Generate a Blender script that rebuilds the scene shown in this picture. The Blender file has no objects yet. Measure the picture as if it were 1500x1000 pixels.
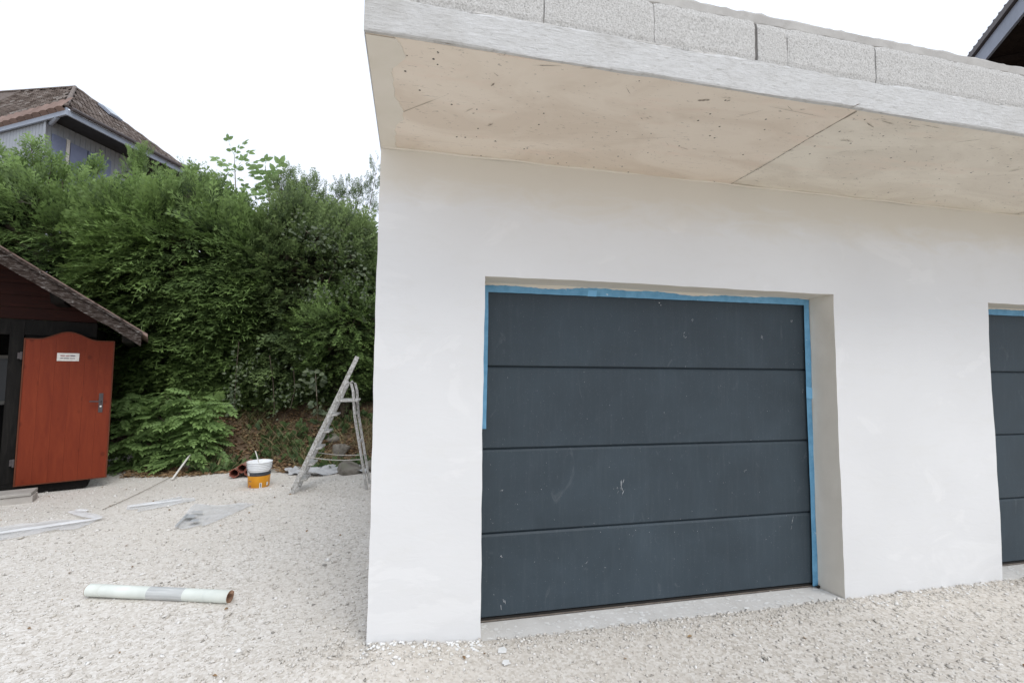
import bpy, bmesh, math, random
import numpy as np
from mathutils import Vector, Matrix
random.seed(7); RNG = np.random.default_rng(7)
scene = bpy.context.scene
COL = scene.collection
PI = math.pi

# ------------------------------------------------------------------ camera
FPX, YAW, PITCH, ROLL, EYE = 671.4, 0.2144, 0.0631, 0.0091, 1.475
_f = Vector((math.sin(YAW) * math.cos(PITCH), math.cos(YAW) * math.cos(PITCH), math.sin(PITCH)))
_r = Vector((math.cos(YAW), -math.sin(YAW), 0)); _u = _r.cross(_f)
RT = _r * math.cos(ROLL) + _u * math.sin(ROLL); UP = -_r * math.sin(ROLL) + _u * math.cos(ROLL); FW = _f
cam = bpy.data.cameras.new('camera'); camo = bpy.data.objects.new('camera', cam); COL.objects.link(camo)
camo.matrix_world = Matrix(((RT.x, UP.x, -FW.x, 0), (RT.y, UP.y, -FW.y, 0), (RT.z, UP.z, -FW.z, EYE), (0, 0, 0, 1)))
cam.sensor_width = 36; cam.lens = FPX * 36 / 1500; cam.clip_start = 0.05; cam.clip_end = 2000
scene.camera = camo
EYEV = Vector((0, 0, EYE))
def ray(px, py): return FW + RT * ((px - 750) / FPX) - UP * ((py - 500) / FPX)
def onY(px, py, Y): d = ray(px, py); return EYEV + d * (Y / d.y)
def onZ(px, py, Z): d = ray(px, py); return EYEV + d * ((Z - EYE) / d.z)

# ------------------------------------------------------------------ sky, sun, exposure
SUN_EL, SUN_AZ = math.radians(52), math.radians(158)      # azimuth clockwise from +Y: behind the camera, a little to the right
world = bpy.data.worlds.new('World'); scene.world = world; world.use_nodes = True
wn, wl = world.node_tree.nodes, world.node_tree.links
bg = wn['Background']
sky = wn.new('ShaderNodeTexSky'); sky.sky_type = 'NISHITA'; sky.sun_disc = False
sky.sun_elevation = SUN_EL; sky.sun_rotation = SUN_AZ; sky.dust_density = 6; sky.air_density = 1.0
hs = wn.new('ShaderNodeHueSaturation'); hs.inputs['Saturation'].default_value = 0.15
wl.new(sky.outputs[0], hs.inputs['Color'])
mx = wn.new('ShaderNodeMix'); mx.data_type = 'RGBA'; mx.inputs['Factor'].default_value = 0.86
wl.new(hs.outputs[0], mx.inputs['A']); wtc = wn.new('ShaderNodeTexCoord'); wsep = wn.new('ShaderNodeSeparateXYZ'); wl.new(wtc.outputs['Generated'], wsep.inputs[0])
wcl = wn.new('ShaderNodeTexNoise'); wcl.inputs['Scale'].default_value = 2.2; wcl.inputs['Detail'].default_value = 5; wl.new(wtc.outputs['Generated'], wcl.inputs['Vector'])
wad = wn.new('ShaderNodeMath'); wad.operation = 'MULTIPLY_ADD'; wad.inputs[1].default_value = .22; wl.new(wcl.outputs['Fac'], wad.inputs[0]); wl.new(wsep.outputs['Z'], wad.inputs[2])
wrp = wn.new('ShaderNodeValToRGB'); we = wrp.color_ramp.elements                       # closed cloud layer, brighter overhead as overcast skies are
we[0].position = .05; we[0].color = (.54, .58, .665, 1); we[1].position = 1; we[1].color = (.61, .655, .735, 1)
wmu = wn.new('ShaderNodeVectorMath'); wmu.operation = 'SCALE'; wmu.inputs['Scale'].default_value = 20.0
wl.new(wad.outputs[0], wrp.inputs[0]); wl.new(wrp.outputs[0], wmu.inputs[0]); wl.new(wmu.outputs[0], mx.inputs['B'])
wl.new(mx.outputs['Result'], bg.inputs['Color']); bg.inputs['Strength'].default_value = 0.1
sun = bpy.data.lights.new('sun', 'SUN'); sun.energy = 1.4; sun.angle = math.radians(30); sun.color = (1, .985, .96)
suno = bpy.data.objects.new('sun', sun); COL.objects.link(suno)
sd = Vector((math.sin(SUN_AZ) * math.cos(SUN_EL), math.cos(SUN_AZ) * math.cos(SUN_EL), math.sin(SUN_EL)))
suno.rotation_euler = sd.to_track_quat('Z', 'Y').to_euler(); suno.location = sd * 30
vs = scene.view_settings; vs.view_transform = 'Standard'; vs.look = 'None'; vs.exposure = 0.0; vs.gamma = 1; vs.use_curve_mapping = False
scene.render.engine = 'CYCLES'; scene.cycles.max_bounces = 8; scene.cycles.transparent_max_bounces = 12

# ------------------------------------------------------------------ material helpers
def srgb(r, g, b):
    f = lambda c: (c / 255 / 12.92) if c / 255 <= .04045 else ((c / 255 + .055) / 1.055) ** 2.4
    return (f(r), f(g), f(b), 1)
class NT:
    def __init__(s, name):
        s.m = bpy.data.materials.new(name); s.m.use_nodes = True
        s.t = s.m.node_tree; s.p = s.t.nodes['Principled BSDF']; s.out = s.t.nodes['Material Output']
        s.tc = s.n('ShaderNodeTexCoord')
    def n(s, typ, **kw):
        q = s.t.nodes.new(typ)
        for k, v in kw.items(): setattr(q, k, v)
        return q
    def l(s, a, b): s.t.links.new(a, b)
    def vec(s, scale=(1, 1, 1), rnd=False, loc=(0, 0, 0), space='Object'):
        mp = s.n('ShaderNodeMapping'); mp.inputs['Scale'].default_value = scale; mp.inputs['Location'].default_value = loc
        s.l(s.tc.outputs[space], mp.inputs['Vector'])
        if rnd:
            oi = s.n('ShaderNodeObjectInfo'); mu = s.n('ShaderNodeMath', operation='MULTIPLY'); mu.inputs[1].default_value = 37
            s.l(oi.outputs['Random'], mu.inputs[0]); s.l(mu.outputs[0], mp.inputs['Location'])
        return mp.outputs[0]
    def noise(s, v, scale, detail=4, rough=.55, dist=0):
        q = s.n('ShaderNodeTexNoise'); q.inputs['Scale'].default_value = scale; q.inputs['Detail'].default_value = detail
        q.inputs['Roughness'].default_value = rough; q.inputs['Distortion'].default_value = dist; s.l(v, q.inputs['Vector']); return q.outputs['Fac']
    def voro(s, v, scale, feature='F1', out='Distance', rnd=1):
        q = s.n('ShaderNodeTexVoronoi', feature=feature); q.inputs['Scale'].default_value = scale; q.inputs['Randomness'].default_value = rnd
        s.l(v, q.inputs['Vector']); return q.outputs[out]
    def ramp(s, f, stops):
        q = s.n('ShaderNodeValToRGB'); e = q.color_ramp.elements
        while len(e) < len(stops): e.new(.5)
        for i, (p, c) in enumerate(stops): e[i].position = p; e[i].color = c if len(c) == 4 else (*c, 1)
        s.l(f, q.inputs[0]); return q.outputs[0]
    def mask(s, f, lo, hi):
        q = s.n('ShaderNodeMapRange'); q.inputs[1].default_value = lo; q.inputs[2].default_value = hi; s.l(f, q.inputs[0]); return q.outputs[0]
    def mix(s, fac, a, b, mode='MIX'):
        q = s.n('ShaderNodeMix', data_type='RGBA', blend_type=mode)
        for k, v in (('Factor', fac), ('A', a), ('B', b)):
            if hasattr(v, 'is_output'): s.l(v, q.inputs[k])
            elif k == 'Factor': q.inputs['Factor'].default_value = v
            else: q.inputs[k].default_value = v if len(v) == 4 else (*v, 1)
        return q.outputs['Result']
    def math(s, op, a, b=None):
        q = s.n('ShaderNodeMath', operation=op)
        for i, v in enumerate((a, b)):
            if v is None: continue
            if hasattr(v, 'is_output'): s.l(v, q.inputs[i])
            else: q.inputs[i].default_value = v
        return q.outputs[0]
    def bump(s, h, strength=.3, dist=.01, prev=None):
        q = s.n('ShaderNodeBump'); q.inputs['Strength'].default_value = strength; q.inputs['Distance'].default_value = dist
        s.l(h, q.inputs['Height'])
        if prev is not None: s.l(prev, q.inputs['Normal'])
        s.l(q.outputs[0], s.p.inputs['Normal']); return q.outputs[0]
    def color(s, c):
        if hasattr(c, 'is_output'): s.l(c, s.p.inputs['Base Color'])
        else: s.p.inputs['Base Color'].default_value = c if len(c) == 4 else (*c, 1)
        return s
    def rough(s, r, spec=.4):
        if hasattr(r, 'is_output'): s.l(r, s.p.inputs['Roughness'])
        else: s.p.inputs['Roughness'].default_value = r
        s.p.inputs['Specular IOR Level'].default_value = spec; return s
def simple(name, c, c2=None, scale=8, rough=.8, bump=.2, bdist=.004, stretch=(1, 1, 1), spec=.3, rnd=True):
    t = NT(name); v = t.vec(stretch, rnd)
    f = t.noise(v, scale, 6, .6)
    c2 = c2 or tuple(x * .7 for x in c[:3])
    t.color(t.ramp(f, [(.3, c2), (.7, c)])).rough(rough, spec)
    if bump: t.bump(t.noise(v, scale * 5, 5), bump, bdist)
    return t.m
MAT = {}
# white render, hand trowelled
t = NT('plaster'); v = t.vec(); 
big = t.noise(v, .9, 4, .5); sm = t.noise(t.vec((1, 1, 2.2)), 5, 6, .6, .6)
c = t.mix(t.mask(big, .35, .7), (.695, .692, .686, 1), (.74, .738, .732, 1))
c = t.mix(t.math('MULTIPLY', t.mask(sm, .52, .7), .3), c, (.685, .675, .65, 1))
sw = t.noise(t.vec((.55, 1, 5.5), loc=(2, 0, 9)), 2.6, 6, .62, 1.4); c = t.mix(t.math('MULTIPLY', t.mask(sw, .60, .64), .13), c, (.675, .665, .64, 1))
c = t.mix(t.math('MULTIPLY', t.mask(t.noise(t.vec((1, 1, 1.4), loc=(3, 1, 7)), 1.6, 5, .6, 1.2), .58, .63), .35), c, (.79, .785, .775, 1))
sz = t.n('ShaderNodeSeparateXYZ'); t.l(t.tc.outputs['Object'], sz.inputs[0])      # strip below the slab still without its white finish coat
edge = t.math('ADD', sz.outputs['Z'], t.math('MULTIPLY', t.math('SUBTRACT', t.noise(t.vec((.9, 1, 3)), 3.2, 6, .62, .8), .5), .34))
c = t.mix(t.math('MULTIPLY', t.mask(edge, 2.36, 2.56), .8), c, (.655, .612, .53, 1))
t.color(c).rough(.78, .25)
b = t.bump(t.noise(t.vec((1, 1, 2.5)), 9, 5, .5, .8), .22, .006); t.bump(t.noise(v, 170, 3), .12, .0015, b)
MAT['plaster'] = t.m
t = NT('base_coat'); v = t.vec(); t.color(t.ramp(t.noise(t.vec((1, 1, .7)), 5, 6, .6, .5), [(.3, (.68, .635, .555)), (.7, (.76, .715, .635))])).rough(.9, .15); t.bump(t.noise(v, 60, 5), .25, .003); MAT['base_coat'] = t.m
def soffit_mat(name, c1, c2, c3):
    t = NT(name); v = t.vec(); 
    c = t.mix(t.mask(t.noise(t.vec((1, 2.2, 1)), 1.6, 6, .6, 1.0), .40, .60), c1, c2)
    c = t.mix(t.math('MULTIPLY', t.mask(t.noise(t.vec((.8, 3, 1), loc=(4, 2, 0)), 2.4, 4, .6), .55, .7), .6), c, c3)
    pits = t.math('MULTIPLY', t.math('LESS_THAN', t.voro(v, 17), .085), t.math('GREATER_THAN', t.noise(v, 3.1, 2), .50))
    streak = t.mask(t.noise(t.vec((5, 38, 1), loc=(9, 0, 0)), 1.0, 5, .75, 1.6), .62, .66)
    streak = t.math('MULTIPLY', streak, t.mask(t.noise(t.vec(loc=(1, 7, 0)), 2.2, 3), .45, .55))
    c = t.mix(t.math('MULTIPLY', streak, .42), c, (.17, .15, .125, 1))
    fleck = t.mask(t.noise(t.vec((3, 9, 1), loc=(2, 5, 0)), 9, 3, .7, .5), .655, .68)
    c = t.mix(t.math('MULTIPLY', fleck, .5), c, (.12, .105, .09, 1))
    c = t.mix(pits, c, (.06, .052, .045, 1)); t.color(c).rough(.72, .3)
    b = t.bump(t.noise(v, 14, 6, .6), .12, .004); t.bump(t.math('ADD', streak, pits), -.4, .004, b)
    return t.m
MAT['soffit_warm'] = soffit_mat('soffit_warm', (.70, .605, .505, 1), (.79, .705, .605, 1), (.78, .645, .545, 1))
MAT['soffit_grey'] = soffit_mat('soffit_grey', (.70, .64, .55, 1), (.79, .735, .64, 1), (.77, .67, .57, 1))
MAT['soffit_patch'] = simple('soffit_patch', (.74, .69, .61), (.69, .64, .55), 5, .8, .15)
t = NT('slab_edge'); v = t.vec((5, 1, 34)); f = t.noise(v, 3.4, 8, .78, .9)
c = t.ramp(f, [(.30, (.36, .35, .33)), (.44, (.57, .565, .55)), (.7, (.70, .70, .695))])
f2 = t.noise(t.vec(loc=(3, 3, 3)), 2.3, 5, .6); c = t.mix(t.math('MULTIPLY', t.mask(f2, .5, .75), .5), c, (.40, .38, .345, 1))
t.color(c).rough(.9, .15); b = t.bump(f, .7, .010); t.bump(t.noise(t.vec(), 45, 6, .7), .6, .006, b); MAT['slab_edge'] = t.m
t = NT('concrete_block'); v = t.vec((1, 1, 1), True)
sp = t.noise(v, 135, 3, .7); cell = t.voro(v, 85, out='Distance')
c = t.ramp(sp, [(.28, (.15, .145, .135)), (.42, (.44, .43, .41)), (.58, (.60, .59, .57)), (.75, (.74, .73, .71))])
c = t.mix(t.mask(t.noise(v, 2.5, 3), .4, .7), c, (.47, .455, .43, 1), 'MULTIPLY') if False else t.mix(.28, c, (.54, .525, .50, 1))
t.color(c).rough(.95, .1); b = t.bump(sp, .8, .008); t.bump(cell, -.4, .006, b); MAT['block'] = t.m
MAT['mortar'] = simple('mortar', (.56, .545, .52), (.47, .455, .43), 7, .95, .6, .006)
MAT['cap'] = simple('cap', (.45, .435, .41), (.37, .355, .335), 7, .95, .6, .006)
MAT['soffit_mark'] = simple('soffit_mark', (.36, .31, .255), (.20, .17, .14), 30, .9, .2)
MAT['mortar_dark'] = simple('mortar_dark', (.16, .15, .14), None, 9, .95, .4)
# garage door: anthracite lacquer, dusty
t = NT('door_lacquer'); v = t.vec()
dust = t.noise(t.vec(rnd=True), 2.2, 6, .62, .4)
c = t.mix(t.mask(dust, .35, .75), (.032, .046, .057, 1), (.049, .068, .083, 1))
fine = t.mask(t.noise(t.vec((1, 1, .6), True), 150, 2, .8), .66, .78)
c = t.mix(t.math('MULTIPLY', fine, .30), c, (.40, .42, .43, 1))
vs_ = t.mask(t.noise(t.vec((14, 1, 1.2), True), 3, 6, .7), .50, .75); c = t.mix(t.math('MULTIPLY', vs_, .035), c, (.36, .38, .39, 1))
smear = t.mask(t.noise(t.vec((2.0, 1, 1), True, ), 3.6, 4, .55, 1.5), .66, .80)
c = t.mix(t.math('MULTIPLY', smear, .16), c, (.32, .34, .35, 1))
t.color(c).rough(t.mask(dust, -.9, 1.4), .35); t.bump(t.noise(t.vec((1, 1, .35)), 260, 3), .3, .0012); MAT['door'] = t.m
MAT['splash'] = simple('splash', (.55, .56, .57), (.34, .35, .36), 60, .8, 0)
MAT['rubber'] = simple('rubber', (.022, .02, .018), None, 20, .7, .3)
MAT['rail'] = simple('rail', (.22, .19, .16), (.12, .1, .085), 18, .7, .3)
t = NT('tape'); f = t.noise(t.vec((3, 3, 3)), 6, 5, .6)
c = t.ramp(f, [(.3, (.11, .30, .48)), (.65, (.17, .40, .60))])
c = t.mix(t.math('MULTIPLY', t.mask(t.noise(t.vec(loc=(5, 1, 2)), 24, 4, .7), .66, .70), .8), c, (.72, .74, .74, 1))
t.color(c).rough(.55, .4); t.bump(t.noise(t.vec((30, 1, 6)), 3, 4), .3, .002); MAT['tape'] = t.m
t = NT('tape_light'); t.color(t.ramp(t.noise(t.vec(), 6, 4), [(.3, (.17, .43, .68)), (.7, (.23, .52, .76))])).rough(.5, .4); MAT['tape_light'] = t.m
t = NT('threshold'); f = t.noise(t.vec(), 6, 7, .6); c = t.ramp(f, [(.3, (.62, .605, .58)), (.6, (.70, .69, .67)), (.8, (.76, .75, .735))])
c = t.mix(t.mask(t.noise(t.vec((1, .6, 1)), 22, 5, .65), .64, .66), c, (.74, .735, .72, 1)); t.color(c).rough(.9, .2); t.bump(t.noise(t.vec(), 70, 5), .4, .004); MAT['threshold'] = t.m
MAT['chip'] = simple('chip', (.80, .80, .79), (.70, .70, .68), 20, .7, .1)
# gravel bed and stones
t = NT('gravel_bed'); v = t.vec()
a1 = t.voro(v, 75, out='Color'); sep = t.n('ShaderNodeSeparateColor'); t.l(a1, sep.inputs[0])
c = t.ramp(sep.outputs[0], [(0, (.485, .445, .39)), (.35, (.595, .555, .50)), (.75, (.67, .635, .585)), (1, (.73, .70, .655))])
lg = t.noise(v, .55, 4, .55, .4); c = t.mix(t.mask(lg, .40, .62), c, (.49, .435, .375, 1)) if False else t.mix(t.math('MULTIPLY', t.mask(lg, .40, .65), .55), c, (.575, .53, .465, 1))
c = t.mix(t.math('MULTIPLY', t.mask(t.noise(t.vec(loc=(8, 8, 0)), 30, 3), .58, .70), .4), c, (.46, .415, .36, 1))
t.color(c).rough(.95, .15); b = t.bump(t.voro(v, 75), -.5, .007); t.bump(t.noise(v, 260, 4, .7), .5, .003, b); MAT['gravel_bed'] = t.m
t = NT('gravel_stone'); at = t.n('ShaderNodeAttribute', attribute_name='tint')
c = t.ramp(at.outputs['Fac'], [(0, (.25, .235, .21)), (.05, (.48, .445, .395)), (.4, (.60, .565, .51)), (.75, (.695, .665, .615)), (1, (.80, .785, .755))])
c = t.mix(t.math('MULTIPLY', t.noise(t.vec(), 160, 3), .3), c, (.54, .505, .45, 1)); t.color(c).rough(.95, .15); MAT['gravel_stone'] = t.m
t = NT('soil'); v = t.vec(); c = t.ramp(t.noise(v, 4, 8, .7), [(.3, (.06, .042, .028)), (.5, (.15, .105, .07)), (.72, (.25, .185, .125))])
t.color(c).rough(.97, .1); b = t.bump(t.noise(v, 9, 8, .7), .9, .05); MAT['soil'] = t.m
t = NT('rock'); v = t.vec(rnd=True); c = t.ramp(t.noise(v, 6, 8, .65), [(.3, (.09, .08, .065)), (.5, (.21, .19, .16)), (.75, (.36, .33, .29))])
c = t.mix(t.math('MULTIPLY', t.mask(t.noise(v, 3, 4), .55, .68), .6), c, (.09, .11, .05, 1)); t.color(c).rough(.92, .2); t.bump(t.noise(v, 22, 7, .7), .7, .02); MAT['rock'] = t.m
def leaf_mat(name, dark, light, dead=None, trans=.25, rough=.55):
    t = NT(name); at = t.n('ShaderNodeAttribute', attribute_name='tint')
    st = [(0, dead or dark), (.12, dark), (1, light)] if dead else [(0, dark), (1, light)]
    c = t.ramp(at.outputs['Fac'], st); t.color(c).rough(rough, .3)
    tr = t.n('ShaderNodeBsdfTranslucent'); t.l(t.mix(.5, c, tuple(x for x in light)), tr.inputs[0])
    ms = t.n('ShaderNodeMixShader'); ms.inputs[0].default_value = trans
    t.l(t.p.outputs[0], ms.inputs[1]); t.l(tr.outputs[0], ms.inputs[2]); t.l(ms.outputs[0], t.out.inputs[0]); return t.m
MAT['thuja'] = leaf_mat('thuja', (.018, .036, .014), (.225, .335, .10), (.05, .038, .024))
MAT['thuja_loose'] = leaf_mat('thuja_loose', (.025, .046, .019), (.24, .33, .12), (.07, .055, .036))
MAT['bush_leaf'] = leaf_mat('bush_leaf', (.06, .11, .038), (.24, .36, .12), None, .3)
MAT['walnut_leaf'] = leaf_mat('walnut_leaf', (.12, .20, .06), (.26, .38, .15), None, .4)
MAT['ivy'] = leaf_mat('ivy', (.05, .07, .04), (.16, .19, .11), None, .2)
MAT['dry_leaf'] = leaf_mat('dry_leaf', (.16, .09, .045), (.42, .29, .16), None, .2, .8)
MAT['weed'] = leaf_mat('weed', (.04, .075, .03), (.13, .20, .07), None, .25)
MAT['bark'] = simple('bark', (.13, .10, .075), (.055, .042, .032), 14, .95, .8, .015, (1, 1, .25))
MAT['twig_pale'] = simple('twig_pale', (.30, .26, .20), (.16, .135, .1), 14, .9, .4)
# timber etc
def wood(name, c1, c2, c3, stretch, rough=.7, knots=True, sc=1.0):
    t = NT(name); v = t.vec(stretch, True); f = t.noise(v, 7 * sc, 7, .65, 1.0)
    c = t.ramp(f, [(.3, c1), (.52, c2), (.75, c3)])
    if knots:
        k = t.mask(t.voro(t.vec((1, 1, .7), True), 6.5), .17, .08); c = t.mix(t.math('MULTIPLY', k, .45), c, tuple(x * .3 for x in c1[:3]) + (1,))
    t.color(c).rough(rough, .15); t.bump(f, .3, .004); return t.m
MAT['red_wood'] = wood('red_wood', (.15, .024, .010), (.178, .030, .0115), (.205, .037, .014), (2.2, 2.2, .3), .5)
MAT['red_trim'] = wood('red_trim', (.09, .028, .015), (.12, .036, .018), (.16, .05, .025), (3, 3, .35), .6, False)
MAT['red_boards'] = wood('red_boards', (.014, .004, .003), (.024, .0065, .004), (.036, .010, .006), (.5, 4, 4), .7, False)
MAT['black_wood'] = wood('black_wood', (.005, .0045, .004), (.009, .008, .007), (.018, .016, .014), (3, 3, .4), .75, False)
t = NT('weathered_board'); v = t.vec((3.2, 9, 9)); f = t.noise(v, 3.6, 8, .76, .9)
c = t.ramp(f, [(.40, (.022, .015, .012)), (.52, (.055, .042, .036)), (.60, (.13, .115, .105)), (.70, (.42, .40, .38))])
t.color(c).rough(.95, .1); t.bump(f, .8, .02); MAT['weathered'] = t.m
t = NT('ladder_wood'); v = t.vec((3, 3, 2)); f = t.noise(v, 17, 7, .75)
c = t.ramp(f, [(.32, (.16, .145, .12)), (.46, (.36, .345, .315)), (.58, (.56, .55, .53)), (.75, (.72, .715, .70))]); t.color(c).rough(.9, .2); t.bump(f, .4, .005); MAT['ladder'] = t.m
MAT['rope'] = simple('rope', (.50, .48, .44), (.36, .34, .30), 40, .9, .3)
t = NT('white_plastic'); t.color(t.mix(t.mask(t.noise(t.vec(), 9, 5), .55, .65), (.78, .79, .79, 1), (.66, .66, .64, 1))).rough(.45, .4); MAT['white_plastic'] = t.m
t = NT('orange_label'); f = t.noise(t.vec(), 7, 4); t.color(t.ramp(f, [(.35, (.66, .27, .012)), (.7, (.76, .34, .02))])).rough(.45, .4); MAT['orange'] = t.m
t = NT('dark_label'); f = t.noise(t.vec(), 25, 4); t.color(t.ramp(f, [(.4, (.028, .036, .045)), (.75, (.07, .08, .09))])).rough(.5, .4); MAT['dark_label'] = t.m
MAT['label_white'] = simple('label_white', (.74, .72, .68), (.6, .56, .5), 30, .6, 0)
MAT['ink'] = simple('ink', (.16, .13, .17), (.10, .08, .1), 30, .7, 0)
MAT['ink_red'] = simple('ink_red', (.34, .14, .14), (.28, .11, .12), 30, .7, 0)
MAT['terracotta'] = simple('terracotta', (.30, .105, .07), (.17, .055, .04), 9, .9, .3)
MAT['terracotta_dusty'] = simple('terracotta_dusty', (.31, .19, .14), (.22, .12, .09), 9, .95, .3)
t = NT('tube_card'); f = t.noise(t.vec((1, 1, 1)), 6, 5); t.color(t.ramp(f, [(.35, (.60, .63, .58)), (.7, (.72, .75, .69))])).rough(.55, .35); MAT['tube'] = t.m
t = NT('tube_grey'); f = t.noise(t.vec((2, 40, 40)), 3, 5); t.color(t.ramp(f, [(.35, (.42, .43, .42)), (.7, (.58, .59, .575))])).rough(.6, .3); t.bump(f, .3, .002); MAT['tube_grey'] = t.m
MAT['cardboard'] = simple('cardboard', (.33, .20, .13), (.24, .14, .09), 20, .9, .2)
t = NT('film'); p = t.p; f = t.noise(t.vec((1, 1, 1)), 9, 5, .6)
t.color((.80, .82, .84, 1)).rough(.35, .5); t.l(t.mask(f, -.10, 1.5), p.inputs['Alpha']); MAT['film'] = t.m
t = NT('film_fold'); t.color((.86, .87, .88, 1)).rough(.3, .5); t.p.inputs['Alpha'].default_value = .55; MAT['film_fold'] = t.m
MAT['film_print'] = simple('film_print', (.42, .43, .43), (.36, .37, .37), 12, .7, 0)
MAT['metal_dark'] = simple('metal_dark', (.10, .085, .085), (.06, .05, .05), 15, .5, .1)
MAT['house_board'] = simple('house_board', (.37, .395, .425), (.31, .33, .36), 5, .85, .2, .004, (6, 6, .6))
MAT['house_trim'] = simple('house_trim', (.36, .40, .47), (.31, .345, .41), 5, .7, .1)
MAT['shutter'] = simple('shutter', (.21, .24, .34), (.18, .205, .30), 5, .6, .1)
MAT['house_soffit'] = simple('house_soffit', (.045, .047, .052), (.03, .031, .035), 6, .9, .1)
t = NT('roof_tile'); oi = t.n('ShaderNodeAttribute', attribute_name='tint'); 
c = t.ramp(oi.outputs['Fac'], [(0, (.13, .10, .085)), (.4, (.25, .205, .18)), (.8, (.35, .30, .27)), (1, (.46, .42, .39))])
c = t.mix(t.math('MULTIPLY', t.mask(t.noise(t.vec(), 5, 5), .5, .7), .5), c, (.20, .18, .155, 1)); t.color(c).rough(.9, .2); t.bump(t.noise(t.vec(), 30, 5), .3, .006); MAT['tile'] = t.m
t = NT('roof_tile_warm'); c = t.ramp(t.noise(t.vec(rnd=True), 2, 5), [(.3, (.18, .125, .105)), (.7, (.27, .19, .16))]); t.color(c).rough(.9, .2); MAT['tile_warm'] = t.m
MAT['ridge'] = simple('ridge', (.21, .175, .155), (.13, .105, .09), 9, .9, .3)
t = NT('glass'); t.color((.35, .40, .43, 1)).rough(.08, .9); t.p.inputs['Metallic'].default_value = .6; MAT['glass'] = t.m
t = NT('dim_glass'); t.color((.085, .09, .095, 1)).rough(.35, .4); MAT['dim_glass'] = t.m
MAT['brown_wood'] = wood('brown_wood', (.012, .008, .006), (.022, .015, .012), (.04, .028, .022), (.6, 4, 4), .8, False)
MAT['slate_trim'] = simple('slate_trim', (.30, .33, .40), (.25, .28, .34), 4, .55, .1)
MAT['plank_grey'] = simple('plank_grey', (.44, .415, .38), (.30, .28, .25), 7, .95, .5, .006, (1, 6, 6))
MAT['concrete'] = simple('concrete', (.46, .43, .39), (.36, .33, .30), 7, .95, .4)
MAT['rag'] = simple('rag', (.50, .50, .50), (.36, .36, .36), 9, .95, .4)
MAT['grass'] = leaf_mat('grass', (.06, .085, .03), (.36, .30, .16), None, .25, .8)

# ------------------------------------------------------------------ object helpers
def link(name, me, mat=None, parent=None, smooth=False):
    o = bpy.data.objects.new(name, me); COL.objects.link(o)
    if mat is not None:
        for m in (mat if isinstance(mat, (list, tuple)) else [mat]): me.materials.append(MAT[m] if isinstance(m, str) else m)
    if parent: o.parent = parent
    if smooth: me.polygons.foreach_set('use_smooth', [True] * len(me.polygons))
    return o
def pyd(name, verts, faces, mat=None, parent=None, smooth=False):
    me = bpy.data.meshes.new(name); me.from_pydata([tuple(v) for v in verts], [], faces); me.update()
    return link(name, me, mat, parent, smooth)
def bmo(name, bm, mat=None, parent=None, smooth=False):
    me = bpy.data.meshes.new(name); bmesh.ops.recalc_face_normals(bm, faces=bm.faces); bm.to_mesh(me); bm.free()
    return link(name, me, mat, parent, smooth)
def tag(o, label=None, cat=None, group=None, kind=None):
    if label: o['label'] = label
    if cat: o['category'] = cat
    if group: o['group'] = group
    if kind: o['kind'] = kind
    return o
def empty(name, loc=(0, 0, 0), rz=0):
    o = bpy.data.objects.new(name, None); COL.objects.link(o); o.location = loc; o.rotation_euler.z = rz; o.empty_display_size = .2; return o
def bbox(bm, lo, hi, mtx=None, bev=0, mi=0):
    lo, hi = Vector(lo), Vector(hi)
    vs = [bm.verts.new((x, y, z)) for x in (lo.x, hi.x) for y in (lo.y, hi.y) for z in (lo.z, hi.z)]
    fs = [bm.faces.new([vs[i] for i in q]) for q in ((0, 1, 3, 2), (4, 6, 7, 5), (0, 4, 5, 1), (2, 3, 7, 6), (0, 2, 6, 4), (1, 5, 7, 3))]
    for f in fs: f.material_index = mi
    if bev:
        es = {e for f in fs for e in f.edges}; r = bmesh.ops.bevel(bm, geom=list(es), offset=bev, segments=2, affect='EDGES', profile=.6)
        vs = list({v for f in r['faces'] for v in f.verts} | {v for v in vs if v.is_valid})
    if mtx is not None: bmesh.ops.transform(bm, matrix=mtx, verts=[v for v in vs if v.is_valid])
    return vs
def box(name, lo, hi, mat, parent=None, bev=0, mtx=None):
    bm = bmesh.new(); bbox(bm, lo, hi, mtx, bev); return bmo(name, bm, mat, parent)
def bar(bm, a, b, w, h, up=Vector((0, 0, 1)), bev=0):
    a, b = Vector(a), Vector(b); d = (b - a); L = d.length; d.normalize(); s = d.cross(up).normalized(); u = s.cross(d)
    m = Matrix(((d.x, s.x, u.x, a.x), (d.y, s.y, u.y, a.y), (d.z, s.z, u.z, a.z), (0, 0, 0, 1)))
    return bbox(bm, (0, -w / 2, -h / 2), (L, w / 2, h / 2), m, bev)
def tube(bm, pts, radii, n=7, cap=True):
    pts = [Vector(p) for p in pts]; rings = []
    ref = Vector((0, 0, 1)) if abs((pts[-1] - pts[0]).normalized().z) < .9 else Vector((1, 0, 0))
    for i, p in enumerate(pts):
        d = (pts[min(i + 1, len(pts) - 1)] - pts[max(i - 1, 0)]).normalized(); s = d.cross(ref).normalized(); u = s.cross(d)
        r = radii[i] if hasattr(radii, '__len__') else radii
        rings.append([bm.verts.new(p + (s * math.cos(2 * PI * k / n) + u * math.sin(2 * PI * k / n)) * r) for k in range(n)])
    for a, b in zip(rings, rings[1:]):
        for k in range(n): bm.faces.new((a[k], a[(k + 1) % n], b[(k + 1) % n], b[k]))
    if cap: bm.faces.new(rings[0][::-1]); bm.faces.new(rings[-1])
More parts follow.
